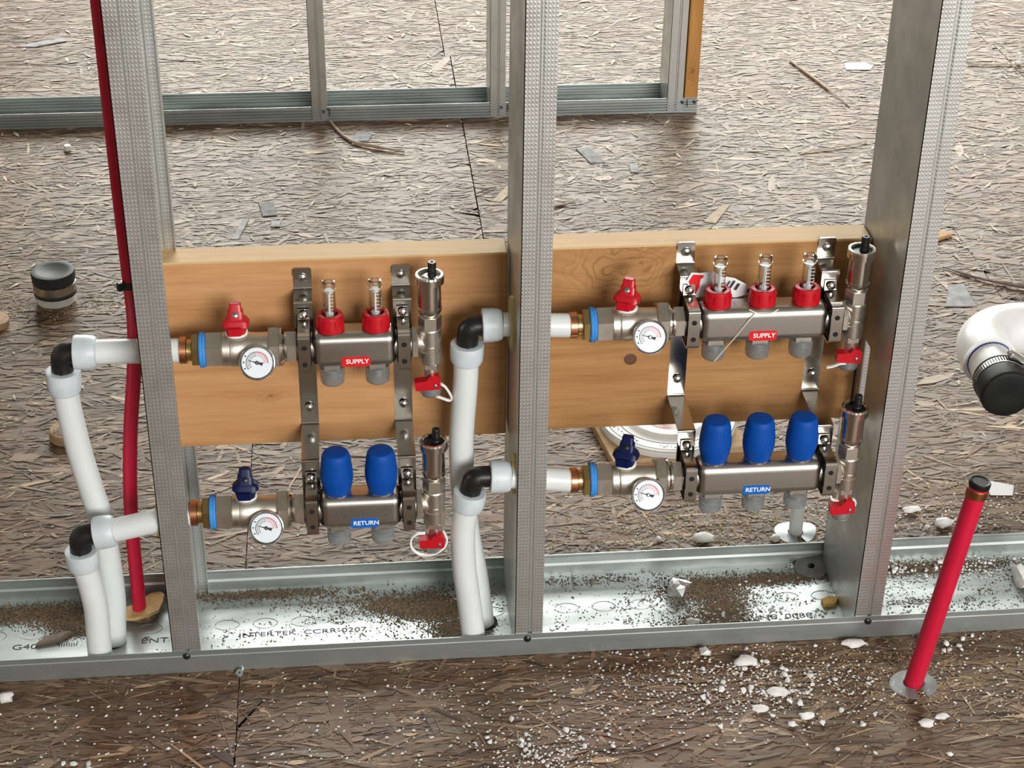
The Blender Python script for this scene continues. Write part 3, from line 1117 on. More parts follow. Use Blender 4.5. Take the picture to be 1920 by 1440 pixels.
def vent(kind, side):
    """end tee with automatic air vent on top and drain cock below"""
    y, z = (YS, {'L': ZSL, 'R': ZSR}[side]) if kind == 'supply' else (YR, {'L': ZRL, 'R': ZRR}[side])
    b_ = XB[side][1]
    xa = b_ + {'L': 29.5, 'R': 25.5}[side]
    lab = {('supply', 'L'): 'upper left air vent with knurled cap and red drain lever, before the board',
           ('return', 'L'): 'lower left air vent and red drain lever beside the tall white pipe',
           ('supply', 'R'): 'upper right air vent with plain cap, beside the rightmost stud',
           ('return', 'R'): 'lower right air vent with knurled cap, beside the rightmost stud'}[(kind, side)]
    t = thing('air_vent', lab, 'air vent', (xa, y, z - 66), 'air vents at manifold ends')
    tee = B()
    tee.hexa((b_ + 8.5, y, z), (b_ + 15.5, y, z), 33, 1.5, math.pi / 6)
    tee.lathe([(13, 0), (11.5, 3), (9.5, 9), (9.5, xa - b_ - 15)], (b_ + 15, y, z), (1, 0, 0), 24)
    tee.lathe([(11.6, -25), (12.6, -24), (12.6, -9), (11.9, -8.4), (11.9, 2), (12.6, 2.6), (12.6, 17), (11.6, 18.5)], (xa, y, z), (0, 0, 1), 28)
    tee.box((xa + 1, y - 11.0, z - 3), (6, 3, 1.2))
    part('tee', tee, M_NICKEL, t)
    nu = B()
    nu.hexa((xa, y, z + 18.5), (xa, y, z + 34), 22.5, 1.0, 0.0)
    part('nut', nu, M_NICKEL, t)
    vb = B()
    vb.lathe([(8.5, 33), (9.5, 35), (12.6, 38.5), (13.6, 42), (13.6, 44.5), (13.0, 45), (13.0, 75)], (xa, y, z), (0, 0, 1), 32)
    part('vent_cylinder', vb, M_NICKEL_S, t)
    kn = B()
    seg = 56
    vs, fs = [], []
    rows = [(14.2, 73.5), (15.6, 74.3), (15.6, 76.2), (15.6, 78.0), (15.6, 80), (15.6, 82.2), (15.0, 84.2), (12.8, 84.6), (11.6, 83.0), (11.3, 79.5)]
    for i, (r, h) in enumerate(rows):
        for q in range(seg):
            th = 2 * math.pi * q / seg
            rr = r
            if 1 <= i <= 5 and not (kind == 'supply' and side == 'R'):
                rr += 0.45 if (q + i) % 2 else -0.25
            vs.append((xa + rr * math.cos(th), y + rr * math.sin(th), z + h))
    for i in range(len(rows) - 1):
        for q in range(seg):
            j = (q + 1) % seg
            fs.append((i * seg + q, i * seg + j, (i + 1) * seg + j, (i + 1) * seg + q))
    kn.add(vs, fs)
    cap = part('knurled_cap', kn, M_NICKEL_S, t, sharp=20)
    wl = B()
    if (kind, side) == ('supply', 'L'):
        wl.lathe([(11.6, 79.5), (11.6, 80.5), (6, 82.5), (5.4, 82.8)], (xa, y, z), (0, 0, 1), 24)
        part('cap_disc', wl, M_CHROME, cap)
    else:
        wl.lathe([(11.6, 79.5), (11.6, 80.5), (7, 81.2)], (xa, y, z), (0, 0, 1), 24)
        part('cap_disc', wl, M_BLACK, cap)
    bs = B()
    ox = 3.0
    bs.lathe([(5.4, 79), (5.4, 83.5), (4.7, 84.5), (4.7, 97.5), (4.2, 98.4), (1.8, 98.4), (1.6, 97.2)], (xa + ox, y + 1, z), (0, 0, 1), 18)
    part('vent_stem', bs, M_BLACK, t, 'black vent stem')
    # drain cock
    dr = B()
    dr.hexa((xa, y, z - 31), (xa, y, z - 24.5), 21.5, 1.0, 0)
    dr.cyl((xa, y, z - 46), (xa, y, z - 30.5), 9.6, 22)
    dr.lathe([(10.0, 0), (11.4, 1.5), (11.4, 14), (10.2, 16)], (xa, y, z - 50), (0, 0, -1), 24)
    part('drain_body', dr, M_NICKEL, t)
    tc_ = B()
    tc_.lathe([(10.8, 0), (11.9, 0.6), (11.9, 13), (10.4, 15.5)], (xa, y, z - 52), (0, 0, -1), 24)
    part('drain_cap', tc_, M_CAP, t)
    hd = B()
    yy = y - 12
    poly = [(-18, -5.5), (-16, -6.5), (8.5, -6.5), (10.5, -4.5), (10.5, 5.5), (8.6, 9.2), (5, 11.5), (1.0, 11.6), (-2.6, 9.4), (-5, 5.6), (-18.6, 4.6)]
    ta = {('supply', 'L'): 3, ('return', 'L'): -2, ('supply', 'R'): -6, ('return', 'R'): 3}[(kind, side)]
    ct, st_ = math.cos(math.radians(ta)), math.sin(math.radians(ta))
    hd.prism([(p * ct - q * st_, p * st_ + q * ct) for p, q in poly], lambda p, q, h: (xa + p, yy - h, z - 47 + q), (-6.5, 4.5))
    hp = part('drain_lever', hd, M_RED, t, 'red drain lever')
    sw = B()
    sw.lathe([(2.2, 0), (2.0, 1.1), (0.8, 1.6)], (xa + 4.5, yy - 4.5, z - 48), (0, -1, 0), 12)
    part('lever_screw', sw, M_SCREW, hp)
    # soft white retaining strap
    sp = B()
    if (kind, side) == ('supply', 'L'):
        pts = [(8, -6, -50), (15, -8, -54), (20, -8, -62), (23, -6, -71), (20, -6, -74), (12, -7, -70), (4, -6, -67)]
    elif (kind, side) == ('return', 'L'):
        pts = [(10, 4, -44), (14, -2, -52), (9, -8, -60), (-4, -10, -66), (-18, -9, -66), (-27, -6, -58), (-27, -3, -48), (-20, -2, -42), (-11, -2, -42)]
    elif (kind, side) == ('supply', 'R'):
        pts = [(-4, -8, -58), (-12, -10, -57), (-20, -10, -60), (-27, -9, -62)]
    else:
        pts = [(-13, 0, -30), (-16, -2, -36), (-12, -3, -42), (0, -6, -40), (12, -4, -42), (15, -2, -50), (12, 0, -57)]
    path = smooth_path([(xa + p[0], y + p[1], z + p[2]) for p in pts], 6)
    for off in (-1.1, 0, 1.1):
        sp.tube([p + Vector((0, off, 0)) for p in path], 1.25, 7)
    part('strap', sp, M_WHITE, t, 'white plastic strap')
    return t


for k_ in ('supply', 'return'):
    for s_ in ('L', 'R'):
        vent(k_, s_)


def bracket(side, idx):
    """steel strap screwed to the board, carrying a supply and a return clamp"""
    x = XB[side][idx]
    zs, zr = (ZSL, ZRL) if side == 'L' else (ZSR, ZRR)
    zt = {'L': 462.5, 'R': 479.0}[side]
    zm = {'L': 293, 'R': 312}[side]
    lab = {('L', 0): 'steel mounting strap at the left end of the two-way manifolds',
           ('L', 1): 'steel mounting strap at the right end of the two-way manifolds',
           ('R', 0): 'steel mounting strap at the left end of the three-way manifolds, paper tag beside it',
           ('R', 1): 'steel mounting strap at the right end of the three-way manifolds'}[(side, idx)]
    t = thing('mounting_strap', lab, 'bracket', (x, 112, zr - 30), 'mounting straps')
    yb = 113.6
    bk = YS + 20.5
    bk2 = YR + 20.5
    prof = [(yb, zt + 2), (yb, zt - 13), (yb - 0.8, zt - 14.6), (yb - 2.6, zt - 15.6), (bk + 2.6, zt - 16.6), (bk + 0.8, zt - 17.6), (bk, zt - 19.4), (bk, zs - 24), (bk + 0.8, zs - 26), (bk + 3, zs - 27),
            (yb - 3, zs - 33), (yb - 0.8, zs - 34.4), (yb, zs - 36.4), (yb, zm - 20.5), (yb - 0.9, zm - 22.4), (yb - 3, zm - 23.4), (bk2 + 3, zm - 25.4), (bk2 + 0.9, zm - 26.4), (bk2, zm - 28.4), (bk2, zr - 26)]
    st = B()
    st.strip(prof, lambda p, q, h: (x + h, p, q), (-10.2, 10.2), 2.2)
    # rounded top tab
    poly = [(-10.2, 0), (10.2, 0)] + [(7.2 + 3 * math.cos(a_), 7.0 + 3 * math.sin(a_)) for a_ in (0, 0.5, 1.0, 1.57)] \
        + [(-7.2 - 3 * math.cos(a_), 7.0 + 3 * math.sin(a_)) for a_ in (1.57, 1.0, 0.5, 0)]
    st.prism(poly, lambda p, q, h: (x + p, yb - h, zt + 1.5 + q), (0, 2.2))
    part('strap', st, M_STRAP, t)
    for (yy, zz, rr, nm) in ((yb - 2.2, zt, 5.2, 'screw'), (yb - 2.2, zm, 5.0, 'screw')):
        sb = B()
        sb.lathe([(rr, 0), (rr, 0.8), (rr * 0.8, 2.6), (rr * 0.35, 3.6), (0.4, 3.8)], (x, yy, zz), (0, -1, 0), 20)
        so = part(nm, sb, M_SCREW, t)
        cr = B()
        cr.box((x, yy - 3.4, zz), (3.4, 1.0, 0.7))
        cr.box((x, yy - 3.4, zz), (0.7, 1.0, 3.4))
        part('drive_slot', cr, M_DARKHOLE, so)
    for (y, z) in ((YS, zs), (YR, zr)):
        # rubber liner round the bar neck
        rl = B()
        rl.rbox((x, y, z), (15.5, 42, 46), 9, 3)
        part('rubber_liner', rl, M_RUBBER, t)
        # front clamp band
        bkk = y + 20.5
        f = y - 22.2
        pr = [(bkk - 3.2, z + 36), (bkk - 3.3, z + 26.4), (bkk - 4.2, z + 24.6), (bkk - 6.2, z + 24.0), (y - 8, z + 23.8), (f + 4, z + 23.2), (f + 1.2, z + 21.8), (f, z + 18.6),
              (f, z - 19), (f + 1.5, z - 23), (f + 6, z - 25.4), (bkk - 4, z - 26)]
        cl = B()
        cl.strip(pr, lambda p, q, h: (x + h, p, q), (-6.6, 6.6), 1.8)
        cb = part('clamp_band', cl, M_STRAP, t)
        for dz in (9.5, -11.5):
            hb = B()
            hb.lathe([(3.0, 0), (3.0, 0.25)], (x, f - 0.05, z + dz), (0, -1, 0), 16)
            part('hole', hb, M_DARKHOLE, cb)
        sb = B()
        sb.lathe([(5.0, 0), (5.0, 0.8), (4.2, 2.6), (2.0, 3.8), (0.4, 4.0)], (x, bkk - 5.4, z + 30.0), (0, -1, 0), 18)
        so = part('clamp_screw', sb, M_CHROME, t)
        cr = B()
        cr.box((x, bkk - 9.2, z + 30.0), (3.4, 1.0, 0.7), Matrix.Rotation(0.6, 3, 'Y'))
        cr.box((x, bkk - 9.2, z + 30.0), (0.7, 1.0, 3.4), Matrix.Rotation(0.6, 3, 'Y'))
        part('drive_slot', cr, M_DARKHOLE, so)
    return t


for s_ in ('L', 'R'):
    for i_ in (0, 1):
        bracket(s_, i_)

# ================================================================ white supply pipes
RP = 14.2


def pex_line(stub, ring1, corner, ring2, riser, label, marks=False):
    """stub through the stud, elbow with two expansion rings, riser down into the floor"""
    base = riser[-1]
    t = thing('water_pipe', label, 'pipe', (base[0], base[1], 0), 'white pipes feeding the manifolds')
    b = B(); b.tube([stub[0], ring1[1]], RP - 0.6, 24)
    sp = part('stub_pipe', b, M_PEX, t)
    for r0, r1 in (ring1, ring2):
        d = (Vector(r1) - Vector(r0))
        L = d.length
        b = B()
        b.lathe([(15.2, 0), (18.6, 0.8), (19.2, 3), (19.0, L * 0.55), (18.2, L - 4), (16.4, L - 0.6), (14.4, L)], r0, d, 30)
        part('expansion_ring', b, M_PEXRING, t)
    b = B()
    c = Vector(corner)
    p0, p1 = Vector(ring1[0]), Vector(ring2[0])
    d0, d1 = (p0 - c).normalized(), (p1 - c).normalized()
    q0, q1 = c + d0 * 9, c + d1 * 9
    mid = [q0 * (1 - s) ** 2 + c * 2 * s * (1 - s) + q1 * s * s for s in (0.25, 0.5, 0.75)]
    b.tube([p0 - d0 * -3, q0] + mid + [q1, p1 + d1 * 3], [12.4, 12.2, 12.8, 13.2, 12.8, 12.2, 12.4], 24)
    b.box(tuple(p1 + d1 * 1.0 + Vector((0, -12.6, 0))), (2.4, 1.4, 8))
    part('elbow', b, M_BLACK, t, 'black plastic elbow')
    b = B(); b.tube(smooth_path(riser, 6), RP, 26)
    part('riser', b, M_PEX, t)
    if marks:
        mk = B()
        for (sx_, w_) in ((450, 9), (463, 5)):
            text_mesh(mk, '[/]' if w_ == 9 else 'r', lambda p, q: (sx_ + p, YS - RP - 0.1 + 0.6, 424 + q), 5, bold=-0.01)
        part('printed_mark', mk, M_INK, sp)
    return t


pex_line([(35.5, YS, ZSL)], [(-79, YS, 404.4), (-54, YS, 404)], (-92, YS, 403), [(-93, YS, 383), (-93.5, YS, 355)],
         [(-93.2, YS, 378), (-92.5, YS, 337), (-86.7, YS, 273), (-79.3, YS, 222), (-73.5, YS, 184), (-70.6, YS, 115), (-70.5, YS, 68), (-74, YS, 28), (-76, YS, 2.6)],
         'white pipe with the higher black elbow, left of the leftmost stud')
pex_line([(35.5, YR, ZRL)], [(-74, YR, 194.5), (-51, YR, 198)], (-91, YR, 191.5), [(-91.5, YR, 173), (-91, YR, 148)],
         [(-91.3, YR, 168), (-90, YR, 146), (-87.2, YR, 128), (-84, YR, 89), (-86, YR, 41), (-87, YR + 1, 2.6)],
         'white pipe with the lower black elbow, left of the leftmost stud')
pex_line([(465.5, YS, ZSR)], [(367, YS, 420), (390, YS, 420.3)], (352, YS, 419), [(351, YS, 398), (350.4, YS, 373)],
         [(350.6, YS, 394), (349, YS, 345), (345, YS, 288), (344.1, YS, 252), (346, YS, 199), (352, YS, 138), (361.7, YS, 74), (370, YS, 2.6)],
         'white pipe with the higher black elbow, left of the middle stud')
pex_line([(465.5, YR, ZRR)], [(373, YR, 249.3), (397, YR, 248)], (355, YR, 249.5), [(351, YR, 230), (347.5, YR, 206)],
         [(349, YR, 222), (345.6, YR, 200), (342.5, YR, 171), (343.7, YR, 125), (348.7, YR, 78), (354.5, YR, 24), (356, YR + 1, 2.6)],
         'white pipe with the lower black elbow, left of the middle stud')

# foam grommets round the pipes in the stud webs
for (x, y, z, r, lab) in ((-0.2, YS, 404, 26, 'yellowed foam grommet on the leftmost stud, higher one'), (-0.2, YR + 4, 203, 27, 'yellowed foam grommet on the leftmost stud, lower one'),
                          (S2 - 0.2, YS, 419.5, 33, 'yellowed foam grommet on the middle stud, higher one'), (S2 - 0.2, YR + 4, 247, 29, 'yellowed foam grommet on the middle stud, lower one')):
    g = B()
    seg = 26
    vs, fs = [], []
    for q in range(seg):
        th = 2 * math.pi * q / seg
        wob = 1 + 0.07 * math.sin(3 * th + z)
        yy = min(r * wob, 18.5 if y < 40 else 99) if math.cos(th) < 0 else r * wob
        for (rr, dx) in ((15.0, 0), (yy, 0), (yy, -3.2 - 1.5 * math.sin(2 * th) ** 2), (15.0, -5)):
            vs.append((x + dx, y + rr * math.cos(th) * (0.62 if rr > 16 else 1), z + rr * math.sin(th)))
    for q in range(seg):
        j = (q + 1) % seg
        for m_ in range(4):
            n_ = (m_ + 1) % 4
            fs.append((q * 4 + m_, q * 4 + n_, j * 4 + n_, j * 4 + m_))
    g.add(vs, fs)
    solo('grommet', g, M_GROMMET, lab, 'grommet', (x, y, z - r), 'foam grommets')

# ================================================================ red pipes
t = thing('red_pipe', 'long red pipe rising along the leftmost near stud out of the track', 'pipe', (-49, 110, 0))
b = B()
pts = [(-49.5, 110, 2.6), (-48, 110, 60), (-46.5, 110, 135), (-42, 110, 203), (-34, 110, 277), (-22.5, 110, 355), (-16.5, 110, 417),
       (-16.5, 110, 483), (-17, 110, 610), (-16.5, 110, 784), (-16.5, 110, 1200), (-16.5, 110, 2000), (-16.5, 110, 2690)]
b.tube(smooth_path(pts, 5), 8.3, 22)
part('pipe_run', b, M_REDPIPE, t)
tie = B()
tie.lathe([(9.0, -4), (9.8, -4), (9.8, 4), (9.0, 4)], (-16.8, 110, 462), (0, 0.1, 1), 20)
tie.rbox((-25.5, 103, 463), (9, 7, 10), 1.2, 1, Matrix.Rotation(0.5, 3, 'Z'))
solo('pipe_clip', tie, M_BLACK, 'black clip holding the long red pipe to the stud', 'clip', (-17, 110, 458))
# tan floor plate round the pipe foot
b = B()
out = [(-26, -9), (-22, -17), (-10, -20), (8, -17), (20, -11), (24, 4), (25, 17), (20, 23), (8, 23), (0, 16), (-10, 5), (-24, 3)]
b.prism([(p * 1.0, q) for p, q in out], lambda p, q, h: (-45 + p, 112 + q, 11 + h + 0.12 * p + 0.05 * q), (0, 4.5))
t2 = thing('floor_plate', 'tan plate of pressed board round the foot of the long red pipe', 'plate', (-45, 112, 2.6))
part('plate', b, M_CORK, t2)
b = B()
b.lathe([(17, 0), (19, 2), (18, 6), (16.5, 9.5)], (-45, 112, 2.6), (0.05, -0.02, 1), 14)
part('ragged_edge', b, pbr('torn_board', (0.20, 0.12, 0.05), 0.9, noise=0.6, nscale=200), t2)

t = thing('red_pipe', 'short leaning red pipe stub in front of the track, capped black', 'pipe', (867, -90, 0))
p0, p1 = Vector((866.5, -90, 0.5)), Vector((903.5, -91, 283))
d = (p1 - p0).normalized()
b = B(); b.cyl(p0, p1, 11.0, 26)
part('pipe_run', b, M_REDPIPE, t)
b = B(); b.lathe([(11.2, -14), (12.2, -13.4), (12.2, -4), (11.4, -3)], p1, d, 26)
part('copper_ring', b, pbr('dull_copper', (0.40, 0.15, 0.07), 0.4, 1.0), t, 'dull copper ring')
b = B(); b.lathe([(11.6, -1), (12.0, 0), (12.0, 5), (10.8, 6.5), (9.4, 6.2), (8.6, 5.6)], p1, d, 26)
part('plug', b, M_RUBBER, t, 'black plug')


def escutcheon(x, y, z0, r, hole, label, base, bent=(), m=M_GALV):
    b = B()
    seg = 30
    vs, fs = [], []
    for (rr, hh) in ((hole, 2.6), (hole + 2, 1.6), (r * 0.96, 0.7), (r, 0.0), (r * 0.9, -0.4)):
        for q in range(seg):
            th = 2 * math.pi * (q + 0.25) / (seg + 1.2) - 1.2
            k = 1 + 0.05 * math.sin(2 * th + 1)
            lift = 0
            for (ba, amt) in bent:
                dd = math.cos(th - ba)
                lift += max(0, dd - 0.6) * amt * (rr - hole) / (r - hole)
            vs.append((x + rr * k * math.cos(th), y + rr * 0.94 * math.sin(th), z0 + hh + lift))
    n = 5
    for i in range(n - 1):
        for q in range(seg - 1):
            fs.append((i * seg + q, i * seg + q + 1, (i + 1) * seg + q + 1, (i + 1) * seg + q))
    b.add(vs, fs)
    return solo('escutcheon', b, m, label, 'escutcheon', base, 'sheet metal pipe collars')


M_GALV_DULL = pbr('dull_zinc', (0.30, 0.31, 0.31), 0.55, 0.7, noise=0.3, nscale=60)
escutcheon(867, -91, 1.2, 28, 12, 'round zinc collar at the foot of the short leaning red pipe', (867, -91, 1), m=M_GALV_DULL)
escutcheon(798, 219, 1.2, 27, 10, 'bent zinc collar at the foot of the short white stub', (798, 219, 1), [(0.2, 14), (2.9, 10)], m=pbr('bent_zinc', (0.42, 0.45, 0.46), 0.42, 0.85, noise=0.2, nscale=60))
b = B(); b.lathe([(9.2, 0), (9.2, 62), (8.2, 63), (6.8, 63), (6.8, 40)], (798, 219, 0.4), (0, 0, 1), 24)
solo('pipe_stub', b, M_PEX, 'short white pipe stub on the floor under the three-way return manifold', 'pipe', (798, 219, 0))
# loose disc leaning in the track by the rightmost stud
b = B()
mx = Matrix.Translation((799, 137, 8)) @ Matrix.Rotation(math.radians(14), 4, 'X') @ Matrix.Rotation(math.radians(-8), 4, 'Y')
b.mx = mx
b.lathe([(4.5, 0.6), (16, 0.2), (21, -0.6), (21.4, -1.4), (16, -0.6), (4.5, -0.2), (4.5, 0.6)], (0, 0, 0), (0, 0, 1), 28, False)
solo('metal_disc', b, M_GALV_DULL, 'loose zinc disc in the track against the rightmost stud', 'disc', (799, 137, 2.6))

# ================================================================ drain pipes
t = thing('drain_pipe', 'capped white drain pipe standing in the floor, at far left', 'drain pipe', (-254, 948, 0))
o = (-254, 948, 0)
b = B(); b.lathe([(31, -1), (31, 40)], o, (0, 0, 1), 34)
part('pipe_end', b, M_PVC, t)
b = B(); b.lathe([(31.5, 14), (34, 15), (34.2, 18), (33, 20), (33, 37), (34.5, 39), (35, 52), (34, 55), (28, 56), (24, 54.5), (12, 51.5), (0.5, 51)], o, (0, 0, 1), 40)
part('rubber_cap', b, M_RUBBER_D, t, 'dished black rubber cap')
b = B(); b.lathe([(33.2, 21), (34.2, 21.5), (34.2, 35.5), (33.2, 36)], o, (0, 0, 1), 40)
part('clamp_band', b, M_STEEL, t, 'steel band')

t = thing('drain_pipe', 'white drain elbow with a black rubber cap, cut by the right edge', 'drain pipe', (1500, 478, 0))
Zp = 150
b = B()
ctr = Vector((1098, 478, Zp))
path = [(1400, 481, Zp - 2), (1188, 480, Zp)]
arc_pts = []
for q in range(0, 11):
    th = math.radians(90 + 90 * q / 10)
    arc_pts.append((1166 + 66 * math.cos(th), 414 + 66 * math.sin(th), Zp))
b.tube([(1196, 480, Zp)] + arc_pts + [(1099.5, 396, Zp - 0.6)], 37.5, 36)
part('elbow', b, M_PVC, t)
b = B()
b.tube([(1195, 480, Zp), (1440, 481, Zp - 1)] + [(1440 + 60 * math.sin(math.radians(a_)), 481, Zp - 61 + 60 * math.cos(math.radians(a_))) for a_ in (20, 40, 60, 80)] + [(1500, 481, 85), (1500, 481, -2)], 30.2, 30)
part('pipe_run', b, M_PVC, t)
b = B()
b.tube([(1099.5, 400, Zp - 0.6), (1096, 318, Zp - 2)], 30.2, 34)
part('pipe_end', b, M_PVC, t)
b = B()
b.lathe([(30.4, 0), (31.2, 1), (31.2, 3.0), (30.4, 3.6)], (1099.4, 395.6, Zp - 0.6), (-0.04, -1, -0.018), 36)
part('primer_line', b, M_BLUELINE, t, 'dark blue primer line')
dc = Vector((-0.045, -1, -0.02)).normalized()
b = B()
b.lathe([(31, 0), (34.5, 0.6), (35.2, 3), (34.2, 5), (34.2, 19), (35.6, 21), (35.8, 44), (33.5, 48), (27, 50), (12, 49), (0.6, 48.6)], (1097.6, 356, Zp - 1.4), dc, 40)
part('rubber_cap', b, M_RUBBER, t, 'black rubber end cap')
b = B()
b.lathe([(34.4, 6), (35.4, 6.4), (35.4, 17.6), (34.4, 18)], (1097.6, 356, Zp - 1.4), dc, 40)
cl_ = part('hose_clamp', b, M_STEEL, t, 'slotted steel hose clamp')
b = B()
for q in range(60):
    th = 2 * math.pi * q / 60
    b.box((1097.0 + 35.5 * math.cos(th), 344, Zp - 1.6 + 35.5 * math.sin(th)), (1.2, 8.4, 1.3), Matrix.Rotation(-th, 3, 'Y'))
part('clamp_slots', b, M_DARKHOLE, cl_)
b = B()
b.rbox((1116, 344, Zp + 34), (30, 16, 9), 2.5, 2, Matrix.Rotation(0.5, 3, 'Y'))
b.cyl((1126, 344, Zp + 28), (1142, 344, Zp + 19), 4.5, 12, 0.6)
part('clamp_housing', b, M_CHROME, cl_)

# ================================================================ pail lid on a plywood offcut
M_PLY = wood_mat('plywood_offcut', (0.55, 0.40, 0.24), (0.42, 0.28, 0.15), [], rough=0.7)
b = B()
rz = Matrix.Rotation(math.radians(8.4), 3, 'Z')
b.rbox((663, 497.5, 8), (200, 200, 13), 1.0, 1, rz)
solo('plywood_offcut', b, M_PLY, 'pale plywood square on the floor under the round white lid', 'plywood', (663, 497, 1.2))
t = thing('pail_lid', 'round white pail lid with raised rings on the plywood square', 'lid', (670, 483, 14.6))
o = (670, 483, 14.6)
b = B()
b.lathe([(96, 0), (99, 2), (99.5, 9), (97, 12), (93, 12.6), (90.5, 11), (88, 10.4), (74, 10.4), (72.5, 9.6), (66, 9.6), (62, 11.5), (57, 14.5), (54, 14.5), (50, 11.5),
         (44, 9.8), (0.5, 9.8)], o, (0, 0, 1), 64)
part('lid_plate', b, pbr('lid_white', (0.78, 0.79, 0.76), 0.4, noise=0.12, nscale=20), t)


def ring_band(r0, r1, h, a0=0, a1=360, n=72):
    vs, fs = [], []
    for i in range(n + 1):
        th = math.radians(a0 + (a1 - a0) * i / n)
        for r in (r0, r1):
            vs.append((o[0] + r * math.cos(th), o[1] + r * math.sin(th), o[2] + h))
    for i in range(n):
        fs.append((2 * i, 2 * i + 1, 2 * i + 3, 2 * i + 2))
    return vs, fs


for (r0, r1, h) in ((89.6, 91.2, 11.6), (72.4, 74.0, 10.65), (97.6, 98.6, 11.6)):
    b = B(); b.add(*ring_band(r0, r1, h))
    part('printed_ring', b, M_INK, t)
M_SMUDGE = pbr('smudged_red_print', (0.42, 0.10, 0.11), 0.6, noise=1.0, nscale=45, col2=(0.75, 0.70, 0.68))
b = B(); b.lathe([(34, 9.9), (34, 10.1)], o, (0, 0, 1), 40)
part('red_print', b, M_SMUDGE, t, 'worn red print in the middle')
b = B()
for i in range(46):
    a_ = 188 + i * 3.6
    r_ = 78 + 5 * ((i * 7) % 5) / 5
    if (i // 6) % 3 == 2:
        continue
    b.add(*ring_band(r_, r_ + 1.6 + (i % 3), 10.62, a_, a_ + 1.3 + 0.5 * (i % 4), 2))
part('rim_print', b, pbr('grey_print', (0.20, 0.20, 0.22), 0.6), t, 'worn fine print round the rim')

# ================================================================ paper tag and bead chain on the upper right manifold
t = thing('paper_tag', 'red and white paper tag behind the first flow meter of the three-way manifold', 'tag', (630, 80, 437))


def sheet(outline, y0, curl, th=0.5):
    """thin paper following a gentle curl in depth"""
    b = B()
    n = len(outline)
    f = lambda p, h: (p[0], y0 + curl * math.sin((p[0] - 600) / 14.0) + h, p[1])
    b.add([f(p, -th / 2) for p in outline] + [f(p, th / 2) for p in outline],
          [tuple(range(n)), tuple(reversed(range(n, 2 * n)))] + [(i, (i + 1) % n, n + (i + 1) % n, n + i) for i in range(n)])
    return b


white = [(597.5, 457), (603, 467), (614, 465.5), (626, 467), (640, 461), (652, 459), (666, 451), (672, 440), (664, 437), (655, 434), (640, 437), (620, 436), (609, 434.5), (604, 441)]
part('tag_sheet', sheet(white, 83, 1.5), M_PAPER, t)
red = [(600.5, 456), (605, 464.5), (617.5, 463.0), (612, 445), (608, 437.5), (604.5, 446)]
part('red_print', sheet(red, 82.2, 1.5, 0.3), M_STK_RED, t, 'red printed panel')
bk_ = B()
for (x, z, w_, h_, a_) in ((650, 452, 2.0, 10, 0.5), (655.5, 449, 2.4, 9, 0.5), (645.5, 453, 1.4, 7, 0.5), (641, 452, 1.4, 5, 0.5), (668, 444, 2, 5, 0.4)):
    bk_.box((x, 80.6 + 1.5 * math.sin((x - 600) / 14.0), z), (w_, 0.3, h_), Matrix.Rotation(a_, 3, 'Y'))
part('black_print', bk_, M_INK, t)
ch = B()
pts = smooth_path([(664, 48, 436.5), (669, 47.2, 434), (675, 46.2, 432.5), (682, 45.9, 432), (690, 46.6, 432.8), (696, 49, 435)], 6)
pts2 = smooth_path([(669, 44.8, 433), (662, 43.6, 424), (651, 43.6, 407), (640, 43.6, 392), (628, 42, 376)], 9)
for p in pts + pts2:
    ch.ball(p, 0.95, 6)
solo('bead_chain', ch, pbr('pale_beads', (0.75, 0.70, 0.62), 0.4), 'thin pale bead string hanging across the three-way supply bar', 'string', (650, 44, 376))

# ================================================================ loose objects on the floor
GZ = 1.6


def lump(name, x, y, z, s, m, label, cat, group=None, squash=(1, 0.8, 0.55), jit=0.28, fine=True):
    b = B()
    s *= 0.74
    b.ball((x, y, z + s * squash[2] * 0.8), s, 12 if fine else 6, squash, jit)
    return solo(name, b, m, label, cat, (x, y, z), group, 60)


def chunk(name, x, y, z, pts, h, m, label, cat, group=None, tilt=0.0, rot=0.0):
    """flat ragged piece: outline in mm, thickness h"""
    b = B()
    c_, s_ = math.cos(rot), math.sin(rot)
    n = len(pts)
    P_ = [(x + p * c_ - q * s_, y + p * s_ + q * c_) for p, q in pts]
    zz = lambda p: tilt * (p[1] - y)
    lo = [(p[0], p[1], z + max(0, zz(p))) for p in P_]
    cx, cy = sum(p[0] for p in P_) / n, sum(p[1] for p in P_) / n
    hi = [(cx + (p[0] - cx) * 0.93, cy + (p[1] - cy) * 0.93, z + max(0, zz(p)) + h * random.uniform(0.8, 1.15)) for p in P_]
    b.add(lo + hi, [tuple(reversed(range(n))), tuple(range(n, 2 * n))] + [(i, (i + 1) % n, n + (i + 1) % n, n + i) for i in range(n)])
    return solo(name, b, m, label, cat, (x, y, z), group)


def blob(r, n=11, j=0.3, asp=0.75):
    return [(r * (1 + random.uniform(-j, j)) * math.cos(2 * math.pi * i / n), r * asp * (1 + random.uniform(-j, j)) * math.sin(2 * math.pi * i / n)) for i in range(n)]


